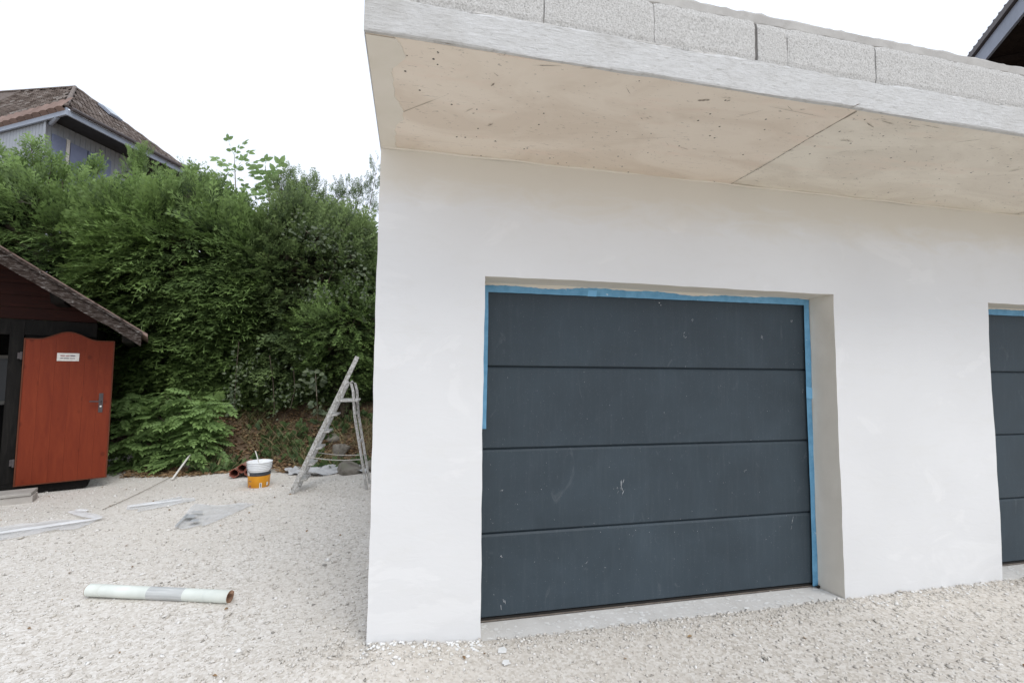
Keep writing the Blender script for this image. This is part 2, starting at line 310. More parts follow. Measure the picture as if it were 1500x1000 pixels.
def npmesh(name, V, F, mat, parent=None, tint=None, smooth=False):
    """V (n,3), F (m,k) with constant k, fast"""
    me = bpy.data.meshes.new(name); k = F.shape[1]
    me.vertices.add(len(V)); me.vertices.foreach_set('co', V.astype(np.float32).ravel())
    me.loops.add(F.size); me.loops.foreach_set('vertex_index', F.astype(np.int32).ravel())
    me.polygons.add(len(F)); me.polygons.foreach_set('loop_start', np.arange(0, F.size, k, dtype=np.int32))
    try: me.polygons.foreach_set('loop_total', np.full(len(F), k, dtype=np.int32))
    except Exception: pass
    if tint is not None:
        a = me.attributes.new('tint', 'FLOAT', 'POINT'); a.data.foreach_set('value', tint.astype(np.float32))
    me.update(calc_edges=True); me.validate()
    return link(name, me, mat, parent, smooth)
def lump(p, s=1.0, seed=0):
    """smooth pseudo noise in about -1..1"""
    x, y, z = p[..., 0] * s + seed * 1.7, p[..., 1] * s + seed * 2.3, p[..., 2] * s - seed * 1.1
    return (np.sin(x * 1.7 + 1.3 * np.sin(y * 1.1 + z)) + np.sin(y * 2.1 + 1.1 * np.sin(z * 1.3 - x)) + np.sin(z * 1.9 + 1.2 * np.sin(x * 1.2 + y * .7))) / 3
def unit(a): return a / np.maximum(np.linalg.norm(a, axis=-1, keepdims=True), 1e-9)
def scatter(T, F, pos, axis, up, scale):
    """copies of template (verts T, faces F) with x along axis, z near up"""
    ax = unit(axis); sd = unit(np.cross(up, ax)); nz = np.cross(ax, sd)
    V = pos[:, None, :] + scale[:, None, None] * (T[None, :, 0:1] * ax[:, None] + T[None, :, 1:2] * sd[:, None] + T[None, :, 2:3] * nz[:, None])
    FF = F[None] + (np.arange(len(pos)) * len(T))[:, None, None]
    return V.reshape(-1, 3), FF.reshape(-1, F.shape[1])

# ------------------------------------------------------------------ ground and bank
YW, YD, YS = 2.5606, 2.7768, 1.6628
XC, XL, XR, XL2 = -.197, .396, 2.80, 4.188; XR2 = XL2 + 2.404; XE = 7.4
ZT, ZS, ZFT, ZBT, ZCT = 2.012, 2.703, 2.842, 3.037, 3.091
def gz(x, y):
    p = np.stack([np.asarray(x, float), np.asarray(y, float), np.zeros_like(np.asarray(x, float))], -1)
    h = .012 * lump(p, 1.3, 1) + .006 * lump(p, 4.1, 2)
    h = h + .035 * np.exp(-(((p[..., 0] + .25) / .5) ** 2 + ((p[..., 1] - 2.45) / .35) ** 2))
    h = h * np.where(p[..., 0] > XC - .1, np.clip((YW - p[..., 1]) * 2, .12, 1), 1)
    h = h + .055 * np.exp(-(((p[..., 0] + .25) / .42) ** 2 + ((p[..., 1] - 2.5) / .45) ** 2)) + .018 * np.clip(1 - (YW - p[..., 1]) / .4, 0, 1) * (p[..., 0] > XC) * (p[..., 1] < YW + .3)
    ins = np.clip(np.minimum((p[..., 0] - XC - .02) * 20, (p[..., 1] - YW - .03) * 20), 0, 1)
    return (h - .008) * (1 - ins) - .05 * ins
def axis_pts(a, b, step, far):
    c = list(np.arange(a, b + 1e-6, step)); s = step
    lo, hi = c[0], c[-1]
    while hi < far: s *= 1.5; hi += s; lo -= s; c = [lo] + c + [hi]
    return np.array(c)
gx, gy = axis_pts(-7, 7, .07, 600), axis_pts(.3, 8.4, .07, 600)
GX, GY = np.meshgrid(gx, gy); GZ = gz(GX, GY) * ((abs(GX) < 9) & (GY < 10) & (GY > -2))
nx, ny = len(gx), len(gy); idx = np.arange(nx * ny).reshape(ny, nx)
F = np.stack([idx[:-1, :-1], idx[:-1, 1:], idx[1:, 1:], idx[1:, :-1]], -1).reshape(-1, 4)
tag(npmesh('gravel_ground', np.stack([GX, GY, GZ], -1).reshape(-1, 3), F, 'gravel_bed', None, None, True), kind='structure')
def bank_edge(x): return 7.32 + .10 * np.sin(x * 2.3) + .06 * np.sin(x * 5.1 + 1) + np.clip((-3.75 - x) * 2.2, 0, 2.6)
def bz(x, y):
    x, y = np.asarray(x, float), np.asarray(y, float)
    s = np.clip((y - bank_edge(x)) / 1.5, -.1, 1); s = s * s * (3 - 2 * np.abs(s)) * np.sign(s)
    p = np.stack([x, y, x * 0], -1)
    return -.03 + .95 * s + np.clip((y - 9) * .2, 0, 2.2) + (.05 * lump(p, 2.6, 3) + .03 * lump(p, 7, 4)) * np.clip(s * 4, 0, 1)
bx_, by_ = axis_pts(-8, 1, .09, 300), np.concatenate([np.arange(6.9, 9.6, .08), np.arange(9.7, 16, .5), [20, 30, 50, 100, 300]])
BX, BY = np.meshgrid(bx_, by_); idx = np.arange(BX.size).reshape(BX.shape)
F = np.stack([idx[:-1, :-1], idx[:-1, 1:], idx[1:, 1:], idx[1:, :-1]], -1).reshape(-1, 4)
tag(npmesh('bank_terrain', np.stack([BX, BY, bz(BX, BY)], -1).reshape(-1, 3), F, 'soil', None, None, True), kind='structure')

# ------------------------------------------------------------------ garage
garage = tag(empty('garage', (XC, YW, 0)), 'long white rendered garage with concrete roof slab and dark sectional doors', 'garage')
G = Vector((XC, YW, 0))
def wmat(o):
    m = o.matrix_basis.copy()
    return m if o.parent is None else wmat(o.parent) @ o.matrix_parent_inverse @ m
def child(o, parent):      # a child modelled in world space keeps its place
    o.parent = parent; o.matrix_parent_inverse = wmat(parent).inverted(); return o
# front wall as a wavy sheet with openings, jambs and lintel undersides
def grid_axis(brk, step):
    out = [brk[0]]
    for a, b in zip(brk, brk[1:]):
        n = max(1, round((b - a) / step)); out += [a + (b - a) * (i + 1) / n for i in range(n)]
    return np.array(out)
wx = grid_axis([XC, XL, XR, XL2, XR2, XE], .06); wz = grid_axis([-.12, ZT, ZS + .02], .06)
bm = bmesh.new(); vv = {}
def wob(x, z, s): return .0026 * math.sin(z * 3.1 + s) + .0012 * math.sin(z * 13 + s * 2.1) + .001 * math.sin(z * 31 + s)
def isopen(xm, zm): return zm < ZT and (XL < xm < XR or XL2 < xm < XR2)
for i, x in enumerate(wx):
    for j, z in enumerate(wz):
        dx = wob(0, z, x * 3) if any(abs(x - q) < 1e-6 for q in (XC, XL, XR, XL2, XR2)) and z < ZT + .01 or abs(x - XC) < 1e-6 else 0
        dz = .8 * wob(0, x, 4) if abs(z - ZT) < 1e-6 else 0
        dy = .004 * math.sin(x * 1.9 + z * .8) + .003 * math.sin(x * 4.3 - z * 3.1 + 1) + .0015 * math.sin(x * 11 + z * 8)
        vv[i, j] = bm.verts.new((x + dx, YW + dy, z + dz))
for i in range(len(wx) - 1):
    for j in range(len(wz) - 1):
        if not isopen((wx[i] + wx[i + 1]) / 2, (wz[j] + wz[j + 1]) / 2):
            bm.faces.new((vv[i, j], vv[i + 1, j], vv[i + 1, j + 1], vv[i, j + 1]))
for v in [v for v in bm.verts if not v.link_faces]: bm.verts.remove(v)
edges = [e for e in bm.edges if e.is_boundary]
def edge_depth(e):
    m = (e.verts[0].co + e.verts[1].co) / 2
    if m.x < XC + .02: return 6.3 - YW
    if m.z > ZS or m.x > XE - .02 or m.z < -.1: return None
    return YD + .004 - YW
for depth in (6.3 - YW, YD + .004 - YW):
    es = [e for e in edges if e.is_valid and edge_depth(e) == depth]
    r = bmesh.ops.extrude_edge_only(bm, edges=es)
    for v in [g for g in r['geom'] if isinstance(g, bmesh.types.BMVert)]: v.co.y = YW + depth
bm.normal_update(); bmesh.ops.recalc_face_normals(bm, faces=bm.faces)
bmesh.ops.split_edges(bm, edges=[e for e in bm.edges if len(e.link_faces) == 2 and e.calc_face_angle() > .6])
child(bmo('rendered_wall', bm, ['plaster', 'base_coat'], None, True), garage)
for p in garage.children[0].data.polygons:
    p.use_smooth = abs(p.normal.y) > .9
    if not p.use_smooth and p.center.x > XC + .05: p.material_index = 1
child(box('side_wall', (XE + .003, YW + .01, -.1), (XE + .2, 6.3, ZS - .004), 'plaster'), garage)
child(box('rear_wall', (XC + .004, 6.1, -.1), (XE, 6.29, ZS - .004), 'mortar'), garage)
# roof slab body, soffit panels, edge
slab = child(box('roof_slab', (XC + .012, YS + .02, ZS + .016), (XE + .5, 6.4, ZFT - .004), 'mortar'), garage)
XJ = 2.01
def soffit_panel(x0, x1, z, mat, seed):
    n = 60; ys = np.linspace(YS + .02, YW + .03, 20); xs = np.linspace(x0, x1, n)
    V = [(x, y, z + .0015 * math.sin(x * 2.1 + y * 3 + seed) + .0012 * math.sin(x * 7 + y * 5)) for y in ys for x in xs]
    Fq = [(j * n + i, (j + 1) * n + i, (j + 1) * n + i + 1, j * n + i + 1) for j in range(19) for i in range(n - 1)]
    bm = bmesh.new(); q = [bm.verts.new(v) for v in V]
    for f in Fq: bm.faces.new([q[k] for k in f])
    r = bmesh.ops.extrude_edge_only(bm, edges=[e for e in bm.edges if e.is_boundary])
    for g in r['geom']:
        if isinstance(g, bmesh.types.BMVert): g.co.z = ZS + .03
    return child(bmo('soffit_panel', bm, mat), slab)
soffit_panel(XC + .006, XJ - .004, ZS, 'soffit_warm', 0); soffit_panel(XJ + .004, XJ + 2.49, ZS + .0035, 'soffit_grey', 2)
soffit_panel(XJ + 2.50, XE + .49, ZS + .001, 'soffit_grey', 4)
# paler filler strip along the end of the soffit, ragged
n = 90; V = []; Fq = []
for i in range(n):
    y = YS + .022 + (YW - YS - .024) * i / (n - 1); tt_ = i / (n - 1); w = float(np.interp(tt_, [0, .06, .12, .17, .2, .33, .45, .5, .58, .66, .72, .76, .9, 1], [.105, .135, .14, .115, .085, .088, .092, .115, .125, .12, .085, .082, .078, .08])) + .004 * random.random() + .003 * math.sin(i * .8)
    V += [(XC + .0045, y, ZS - .0035), (XC + .002 + w, y, ZS - .0035), (XC + .002 + w + .004, y, ZS + .002)]
    if i: Fq += [(3 * i - 3, 3 * i - 2, 3 * i + 1, 3 * i), (3 * i - 2, 3 * i - 1, 3 * i + 2, 3 * i + 1)]
child(pyd('filler_strip', V, Fq, 'soffit_patch'), slab)
# joint seam and thin scratch ridges left by the formwork
V, Fq = [], []
for i, y in enumerate(np.linspace(YS + .025, YW + .005, 60)):
    c_ = XJ + .004 * math.sin(y * 9) + random.uniform(-.002, .002); w_ = random.choice([.0012, .002, .003, .0045]); V += [(c_ - w_, y, ZS - .0022), (c_ + w_ + .001, y, ZS - .0022)]
    if i: Fq.append((2 * i - 2, 2 * i - 1, 2 * i + 1, 2 * i))
child(pyd('joint_seam', V, Fq, 'soffit_mark'), slab)
bm = bmesh.new()
def mark(x, y, L, w, a):
    m_ = 6; top_ = [(L * q / m_, w * random.uniform(.3, 1) * math.sin(PI * (q + .4) / (m_ + .8))) for q in range(m_ + 1)]; pr = top_ + [(q, -r * random.uniform(.3, 1)) for q, r in top_[::-1]]
    bm.faces.new([bm.verts.new((x + q * math.cos(a) - r * math.sin(a), y + q * math.sin(a) + r * math.cos(a), ZS - .0024)) for q, r in pr])
def markpx(p0_, p1_, w):
    a_, b_ = onZ(*p0_, ZS), onZ(*p1_, ZS); d_ = b_ - a_; mark(a_.x, a_.y, d_.length, w, math.atan2(d_.y, d_.x))
for p0_, p1_, w in (((566, 173), (656, 138), .0022), ((1022, 147), (1040, 146), .009), ((1064, 148), (1070, 146), .004), ((719, 126), (724, 121), .007), ((692, 166), (696, 165), .005), ((714, 184), (722, 181), .006), ((572, 74), (575, 72), .006), ((1000, 200), (900, 204), .0012), ((1075, 172), (1120, 160), .0015), ((1125, 155), (1210, 172), .0013), ((1245, 158), (1262, 150), .007), ((1270, 180), (1280, 186), .004), ((1474, 252), (1500, 246), .006), ((1470, 214), (1440, 220), .0025), ((1400, 208), (1440, 203), .003), ((1230, 205), (1250, 207), .005), ((1290, 176), (1310, 182), .0025), ((780, 95), (822, 96), .0022), ((850, 100), (880, 97), .0022), ((640, 60), (668, 66), .002), ((1380, 188), (1350, 182), .003)): markpx(p0_, p1_, w)
for q in range(120):
    mark(random.uniform(XC + .15, 5.5), random.uniform(YS + .05, YW - .02), random.choice([.005, .008, .012, .03, .06]), random.choice([.001, .0015, .0025]), random.gauss(.1, .6))
tag(child(bmo('formwork_marks', bm, 'soffit_mark'), slab), kind='stuff')
# plaster bead where wall meets soffit
bm = bmesh.new(); tube(bm, [(x, YW - .002 + .003 * math.sin(x * 9), ZS - .001 + .002 * math.sin(x * 14)) for x in np.linspace(XC + .01, XE, 120)], .008, 6); child(bmo('plaster_bead', bm, 'soffit_patch', None, True), slab)
# slab edge: board-marked concrete, slightly uneven arrises
n = 420; xs = np.linspace(XC, XE + .5, n); V = []; Fq = []
for i, x in enumerate(xs):
    j = lambda s, a=.0045: a * (math.sin(x * 7 + s) + .7 * math.sin(x * 19 + 2 * s) + .9 * (random.random() - .5))
    V += [(x, YS + .026, ZS + .002), (x, YS + .003 + j(1, .0015), ZS - .002 + j(1, .0018)), (x, YS + j(4, .0012), ZS + .004 + j(2, .001)), (x, YS + j(2, .001), (ZS + ZFT) / 2), (x, YS + j(7, .0015), ZFT - .006 + j(3)), (x, YS + .006, ZFT + j(4)), (x, YS + .05, ZFT)]
    if i: Fq += [(7 * i - 7 + k, 7 * i + k, 7 * i + k + 1, 7 * i - 7 + k + 1) for k in range(6)]
Fq += [tuple(range(7))]
o = child(pyd('slab_edge', V, Fq, 'slab_edge'), slab)
child(box('slab_end', (XC - .001, YS + .027, ZS - .001), (XC + .011, 6.4, ZFT - .003), 'slab_edge'), slab)
# parapet course of concrete blocks with mortar cap
par = child(box('parapet', (XC + .03, YS + .026, ZFT + .001), (XE + .45, YS + .18, ZBT + .002), 'mortar'), garage)
joints = [(XC + .004, -.012), (-.006, .482), (.487, .966), (.969, 1.459), (1.476, 1.630), (1.633, 2.123), (2.127, 2.612), (2.615, 3.106), (3.11, 3.604), (3.608, 4.1), (4.104, 4.6), (4.604, 5.1), (5.104, 5.6), (5.604, 6.1), (6.104, 6.6), (6.604, 7.1), (7.104, 7.6)]
def block_mesh(w, h, d, seed):
    rr = random.Random(seed); bm = bmesh.new(); nx_, nz_ = max(3, int(w / .03)), 7
    P = {}
    for i in range(nx_ + 1):
        for k in range(nz_ + 1):
            ed = (i in (0, nx_)) + (k in (0, nz_)); P[i, k] = bm.verts.new((w * i / nx_ + (rr.random() - .5) * (.002 if i in (0, nx_) else .004), (.004 * ed + .003 * rr.random() * ed), h * k / nz_ + (rr.random() - .5) * (.005 if k in (0, nz_) else .003)))
    for i in range(nx_):
        for k in range(nz_): bm.faces.new((P[i, k], P[i + 1, k], P[i + 1, k + 1], P[i, k + 1]))
    r = bmesh.ops.extrude_edge_only(bm, edges=[e for e in bm.edges if e.is_boundary])
    for g in r['geom']:
        if isinstance(g, bmesh.types.BMVert): g.co.y = d
    me = bpy.data.meshes.new('concrete_block'); bmesh.ops.recalc_face_normals(bm, faces=bm.faces); bm.to_mesh(me); bm.free(); me.materials.append(MAT['block']); return me
for s, (a, b) in enumerate(joints):
    o = bpy.data.objects.new('concrete_block', block_mesh(b - a, ZBT - ZFT - .007, .19, s)); COL.objects.link(o)
    o.location = (a, YS + .010 + .003 * random.random(), ZFT + .005); child(o, par)
child(box('open_joint', (1.4598, YS + .022, ZFT + .006), (1.4752, YS + .06, ZBT - .003), 'mortar_dark'), par)
n = 260; V = []; Fq = []
for i, x in enumerate(np.linspace(XC + .002, XE + .45, n)):
    j = lambda a: a * (math.sin(x * 5.3) * .5 + math.sin(x * 23) * .4 + random.random() - .5)
    V += [(x, YS + .028 + j(.002), ZBT - .004), (x, YS + .022 + j(.004), ZBT + .004 + j(.003)), (x, YS + .024 + j(.004), ZCT - .012 + j(.004)), (x, YS + .032 + j(.006), ZCT + j(.008)), (x, YS + .19, ZCT + .004)]
    if i: Fq += [(5 * i - 5 + k, 5 * i + k, 5 * i + k + 1, 5 * i - 5 + k + 1) for k in range(4)]
Fq.append((0, 1, 2, 3, 4))
child(pyd('mortar_cap', V, Fq, 'cap'), par)
# mortar dabs squeezed out below the blocks
bm = bmesh.new()
for k in range(60):
    x = XC + .05 + random.random() * 5; s = .006 + .012 * random.random()
    m = Matrix.Translation((x, YS + .012, ZFT + .002)) @ Matrix.Diagonal((s * 2.6, .008, s * .6, 1))
    bmesh.ops.create_icosphere(bm, subdivisions=1, radius=1, matrix=m)
tag(child(bmo('mortar_crumbs', bm, 'mortar'), par), kind='stuff')

# sectional doors
def splinter(bm, x, z, L, w, ang, y):
    pts = []; m = 7
    for i in range(m): 
        tt = i / (m - 1); pts.append((tt * L, w * (.25 + random.random()) * math.sin(PI * min(max(tt, .08), .92))))
    prof = pts + [(a, -b * random.uniform(.4, 1)) for a, b in pts[::-1]]
    vs = [bm.verts.new((x + a * math.cos(ang) - b * math.sin(ang), y, z + a * math.sin(ang) + b * math.cos(ang))) for a, b in prof]
    bm.faces.new(vs)
def garage_door(x0, x1, label, marks):
    d = box('garage_door', (x0 - .02, YD + .035, -.02), (x1 + .02, YD + .06, 2.06), 'rubber'); child(d, garage); d['label'] = label
    for k in range(4):
        z0, z1 = k * .5 + (.0 if k else .012), k * .5 + .5
        bm = bmesh.new(); V = []
        prof = [(.030, z0 + .002), (.006, z0 + .002), (.0, z0 + .008), (.0, z1 - .020), (.0075, z1 - .008), (.018, z1 - .006), (.016, z1 - .001), (.030, z1 - .001)]
        L = [bm.verts.new((x0 - .015, YD + a, b)) for a, b in prof]; R_ = [bm.verts.new((x1 + .015, YD + a, b)) for a, b in prof]
        for a in range(len(prof) - 1): bm.faces.new((L[a], R_[a], R_[a + 1], L[a + 1]))
        bm.faces.new(L[::-1]); bm.faces.new(R_)
        child(bmo('door_panel', bm, 'door'), d)
    bm = bmesh.new(); bbox(bm, (x0 - .01, YD + .002, -.016), (x1 + .01, YD + .03, .010)); child(bmo('bottom_seal', bm, 'rubber'), d)
    bm = bmesh.new(); bbox(bm, (x0 - .01, YD - .004, -.008), (x1 + .01, YD + .001, -.001)); child(bmo('seal_strip', bm, 'rail'), d)
    if marks:
        bm = bmesh.new()
        for (px, py, L, w, a, nn) in marks:
            c = onY(px, py, YD - .0012)
            for q in range(nn): splinter(bm, c.x + random.gauss(0, L * .35), c.z + random.gauss(0, L * .35) * (1 if nn > 1 else 0), L * random.uniform(.4, 1), w * random.uniform(.5, 1), a + random.gauss(0, .25), YD - .0012)
        for q in range(150):
            splinter(bm, random.uniform(x0 + .03, x1 - .03), random.betavariate(1.1, 1.6) * 1.9 + .03, random.uniform(.002, .006), random.uniform(.0008, .0022), random.uniform(0, PI), YD - .0012)
        tag(child(bmo('paint_splatter', bm, 'splash'), d), kind='stuff')
    return d
marks = [(1003, 492, .03, .0025, 1.2, 3), (1012, 472, .035, .0018, 1.0, 2), (1116, 490, .03, .002, -1.2, 4), (912, 718, .045, .003, 1.3, 6), (905, 722, .03, .002, 1.2, 3), (853, 826, .03, .002, 1.0, 1),
         (886, 831, .008, .003, .4, 1), (742, 884, .05, .003, 1.65, 3), (733, 815, .01, .003, .4, 3), (1157, 770, .06, .002, 1.4, 2), (735, 720, .02, .0015, 1, 3), (1160, 470, .02, .003, 1.2, 3), (966, 446, .02, .005, 0, 2), (1005, 538, .02, .002, 1.2, 1), (1175, 575, .02, .002, 1.5, 2), (1090, 690, .02, .001, 1, 2)]
door1 = garage_door(XL, XR, 'dark anthracite sectional door with paint splashes and blue masking tape', marks)
door2 = garage_door(XL2, XR2, 'second dark sectional door at the far pier', None)
def tape(door, pts_a, pts_b, y, mat='tape'):
    V = [(a[0], y, a[1]) for a in pts_a] + [(b[0], y, b[1]) for b in pts_b]; n_ = len(pts_a)
    child(pyd('masking_tape', V, [(i, i + 1, n_ + i + 1, n_ + i) for i in range(n_ - 1)], mat), door)
rw = lambda a: random.uniform(-a, a)
for d, x0, x1 in ((door1, XL, XR), (door2, XL2, XR2)):
    xs = np.linspace(x0, x1, 60); wv = lambda x: .006 * math.sin(x * 5.2 + 1) + .004 * math.sin(x * 12.7)
    cut = 17 if d is door1 else 40
    for a, b, yy in ((0, cut + 2, -.016), (cut, 42, -.0175), (40, 60, -.016)):
        q = xs[a:b]; tape(d, [(x, 1.955 + .004 * (x - x0) + rw(.0008)) for x in q], [(x, 2.04) for x in q], YD + yy)
    q = np.linspace(x0, x1, 150); ed_ = [(x, 1.999 + .0022 * (x - x0) + wv(x) * 1.2 + (.004 * random.random() if int(x * 31) % 3 else 0)) for x in q]     # base coat smeared over the tape's upper edge
    V = [(a, YD - .0195, b) for a, b in ed_] + [(a, YD - .0195, 2.04) for a, b in ed_]
    child(pyd('lintel_smear', V, [(i, i + 1, 151 + i, 150 + i) for i in range(149)], 'base_coat'), d)
    # overlap of two tape lengths
    xo = x0 + .70; tape(d, [(xo + i * .02, 1.956) for i in range(4)], [(xo + i * .02 + .006, 1.996) for i in range(4)], YD - .019, 'tape_light')
    zs_ = np.linspace(.0, 1.99, 40); ins = .045
    for a, b, yy in ((0, 29, -.0165), (27, 40, -.018)):
        q = zs_[a:b]; tape(d, [(x1 - ins + .004 * math.sin(z * 3) + rw(.0008), z) for z in q], [(x1 - .002 + .003 * math.sin(z * 9) + rw(.001), z) for z in q], YD + yy)
    q = zs_[22:]; tape(d, [(x0 + .003, z) for z in q], [(x0 + .052 + .003 * math.sin(z * 4 + 1) - (.012 if z < 1.1 else 0) + rw(.0008), z) for z in q], YD - .0165)
    tape(d, [(x1 - ins - .006, 1.30 + .02 * i) for i in range(5)], [(x1 - .001, 1.29 + .02 * i) for i in range(5)], YD - .0195, 'tape_light')
# crumpled end of the tape roll at the foot of the jamb
bm = bmesh.new(); bmesh.ops.create_icosphere(bm, subdivisions=2, radius=.011, matrix=Matrix.Translation((XR - .012, YD - .026, -.003)))
for v in bm.verts: v.co += Vector((rw(.004), rw(.004), rw(.003)))
child(bmo('seal_end', bm, 'rubber'), door1)
# thresholds with flaked paint
for x0, x1 in ((XL, XR), (XL2, XR2)):
    nxx = 90; V = []; Fq = []
    for i, x in enumerate(np.linspace(x0 + .002, x1 - .002, nxx)):
        fy = YW - .005 + .012 * math.sin(x * 8) + .01 * math.sin(x * 21) + rw(.008)
        V += [(x, YD + .03, -.016), (x, (YD + fy) / 2, -.003 + rw(.001)), (x, fy, .006 + rw(.002)), (x, fy - .04, -.002)]
        if i: Fq += [(4 * i - 4 + k, 4 * i + k, 4 * i + k + 1, 4 * i - 4 + k + 1) for k in range(3)]
    th = child(pyd('threshold', V, Fq, 'threshold'), garage)
    bm = bmesh.new()
    for k in range(420):
        x = random.uniform(x0 + .03, x1 - .03); y = YW + .01 + (YD - YW) * random.betavariate(1.0, 1.3) * .95; s = random.choice([.004, .005, .007, .010, .015]) * random.uniform(.7, 1.3); a0 = random.random() * 6
        el = random.uniform(.35, 1); zz = .0075 + .001 * random.random() - .018 * max(0, (y - YW) / .2)
        vs_ = [bm.verts.new((x + s * random.uniform(.6, 1.2) * math.cos(a0 + q), y + s * el * random.uniform(.6, 1.2) * math.sin(a0 + q), zz + rw(.0008))) for q in np.linspace(0, 5.6, 7)]
        bm.faces.new(vs_)
    tag(child(bmo('paint_flakes', bm, 'chip'), th), kind='stuff')

# ------------------------------------------------------------------ garden shed with open red door
DL, DR = onZ(20, 712, .1), onZ(157, 698, .1)
TX = (DR - DL).normalized(); NX = Vector((TX.y, -TX.x, 0)); ang = math.atan2(TX.y, TX.x)
shed = tag(empty('garden_shed', (DL.x, DL.y, 0), ang), 'dark timber garden shed with weathered bargeboard and open red door', 'shed')
# local frame: x along the front to the right, y back into the shed, z up; origin at the hinge foot of the door
def sbox(name, lo, hi, mat, parent=shed, bev=.004): return box(name, lo, hi, mat, parent, bev)
SL, SB, SW = -2.9, 1.55, .62          # left end, back, right wall (hidden behind the open door)
sbox('sill_beam', (SL, .03, .0), (SW, .17, .12), 'black_wood')
sbox('post', (-.13, .035, .121), (-.012, .15, 2.0), 'black_wood')
sbox('post', (-1.12, .035, .121), (-1.0, .15, 2.0), 'black_wood')
sbox('head_beam', (SL, .04, 1.84), (SW, .15, 2.02), 'black_wood')
fw = sbox('front_wall', (-.011, .07, .121), (SW, .12, 1.839), 'black_wood')
sbox('front_wall', (SL, .07, .121), (-1.121, .12, 1.839), 'black_wood')
sbox('side_wall', (SW - .05, .171, 0), (SW, SB - .051, 1.95), 'black_wood')
sbox('side_wall', (SL, .171, 0), (SL + .05, SB - .051, 1.95), 'black_wood')
sbox('floor_boards', (SL + .051, .171, .02), (SW - .051, SB - .051, .1), 'brown_wood')
rwall = sbox('rear_wall', (SL, SB - .05, 0), (SW, SB, 2.0), 'black_wood')
wi = box('window', (-1.05, SB - .10, .95), (-.30, SB - .055, 1.62), 'plank_grey', shed, .004)
box('pane', (-1.0, SB - .108, 1.0), (-.70, SB - .101, 1.57), 'dim_glass', wi); box('pane', (-.66, SB - .108, 1.0), (-.35, SB - .101, 1.57), 'dim_glass', wi)
# roof: verge runs through the measured line; pitch about 34 degrees
OH = .62                                   # overhang in front of the door plane
def verge(px, py):
    o = Vector((DL.x, DL.y, 0)) + NX * OH; d = ray(px, py); s = (o - EYEV).dot(NX) / d.dot(NX); w = EYEV + d * s
    return (w - DL).dot(TX), w.z
(xa, za), (xb, zb) = verge(0, 362), verge(215, 491)
SLP = (zb - za) / (xb - xa); RX = -1.0     # ridge position
rz = lambda x: za + SLP * (x - xa)
xe_ = xb - .05
def slope_prism(name, x0, x1, y0, y1, dz0, dz1, mat, parent=shed, mirror=False, wav=0, n=1):
    bm = bmesh.new(); sec = []
    for i in range(n + 1):
        x = x0 + (x1 - x0) * i / n; zz = rz(x); xm = 2 * RX - x if mirror else x
        w = wav * (math.sin(i * .9) * .6 + math.sin(i * 2.3) * .4 + random.uniform(-.4, .4)) if wav else 0
        sec.append([bm.verts.new((xm, y, zz + d)) for y, d in ((y0, dz0 + w), (y1, dz0 + w), (y1, dz1 + w * .3), (y0, dz1 + w * .3))])
    for a, b in zip(sec, sec[1:]):
        for k in range(4): bm.faces.new((a[k], a[(k + 1) % 4], b[(k + 1) % 4], b[k]))
    bm.faces.new(sec[0]); bm.faces.new(sec[-1][::-1]); return bmo(name, bm, mat, parent)
for mir in (False, True):
    slope_prism('bargeboard', RX + .01, xe_, -OH - .03, -OH, -.165, -.035, 'weathered', shed, mir, .008, 26)
    slope_prism('verge_batten', RX + .005, xe_ + .01, -OH - .05, -OH + .02, -.032, .004, 'weathered', shed, mir, .006, 26)
    nb = 7                                   # roof boards seen from below
    for k in range(nb):
        a = RX + .02 + (xe_ - RX - .02) * k / nb; b = RX + .02 + (xe_ - RX - .02) * (k + 1) / nb - .004
        slope_prism('roof_board', a, b, -OH + .004, SB + .25, -.075 + .003 * (k % 2), -.045, 'red_boards', shed, mir)
    nt = 9
    for k in range(nt):                      # tile courses
        a = RX + (xe_ + .03 - RX) * k / nt; b = RX + (xe_ + .03 - RX) * (k + 1.12) / nt
        slope_prism('roof_course', a, b, -OH - .03, SB + .27, -.030 + .014, .006 + .014, 'tile_warm', shed, mir)
for k in range(9):                           # horizontal boards closing the gable
    z0_, z1_ = 2.025 + k * .14, 2.025 + (k + 1) * .14 - .004
    xr_ = min(SW, (z1_ - za) / SLP + xa - .12); xl_ = 2 * RX - xr_
    if xr_ < xl_ + .1: continue
    xb_ = min(SW, (z0_ - za) / SLP + xa - .12); bm = bmesh.new(); yb = .06 + .004 * (k % 2)
    q_ = [[bm.verts.new((x_, y_, z_)) for x_, z_ in ((2 * RX - xb_, z0_), (xb_, z0_), (xr_, z1_), (2 * RX - xr_, z1_))] for y_ in (yb, .10)]
    for e_ in range(4): bm.faces.new((q_[0][e_], q_[0][(e_ + 1) % 4], q_[1][(e_ + 1) % 4], q_[1][e_]))
    bm.faces.new(q_[0][::-1]); bm.faces.new(q_[1]); bmo('gable_board', bm, 'red_boards', shed)
# purlins: square beams with a splayed nose, running out to the verge
def purlin(x, w, h, z):
    bm = bmesh.new(); pr = [(SB + .2, 0), (SB + .2, h), (-OH + .10, h), (-OH + .10, h * .55), (-OH + .19, 0)]
    A = [bm.verts.new((x - w / 2, y, z + q)) for y, q in pr]; B = [bm.verts.new((x + w / 2, y, z + q)) for y, q in pr]
    for k in range(5): bm.faces.new((A[k], A[(k + 1) % 5], B[(k + 1) % 5], B[k]))
    bm.faces.new(A[::-1]); bm.faces.new(B); return bmo('purlin', bm, 'black_wood', shed)
purlin(.30, .11, .14, rz(.30) - .075 - .15); purlin(.93, .10, .12, rz(.93) - .075 - .135); purlin(RX, .12, .16, rz(RX) - .26)
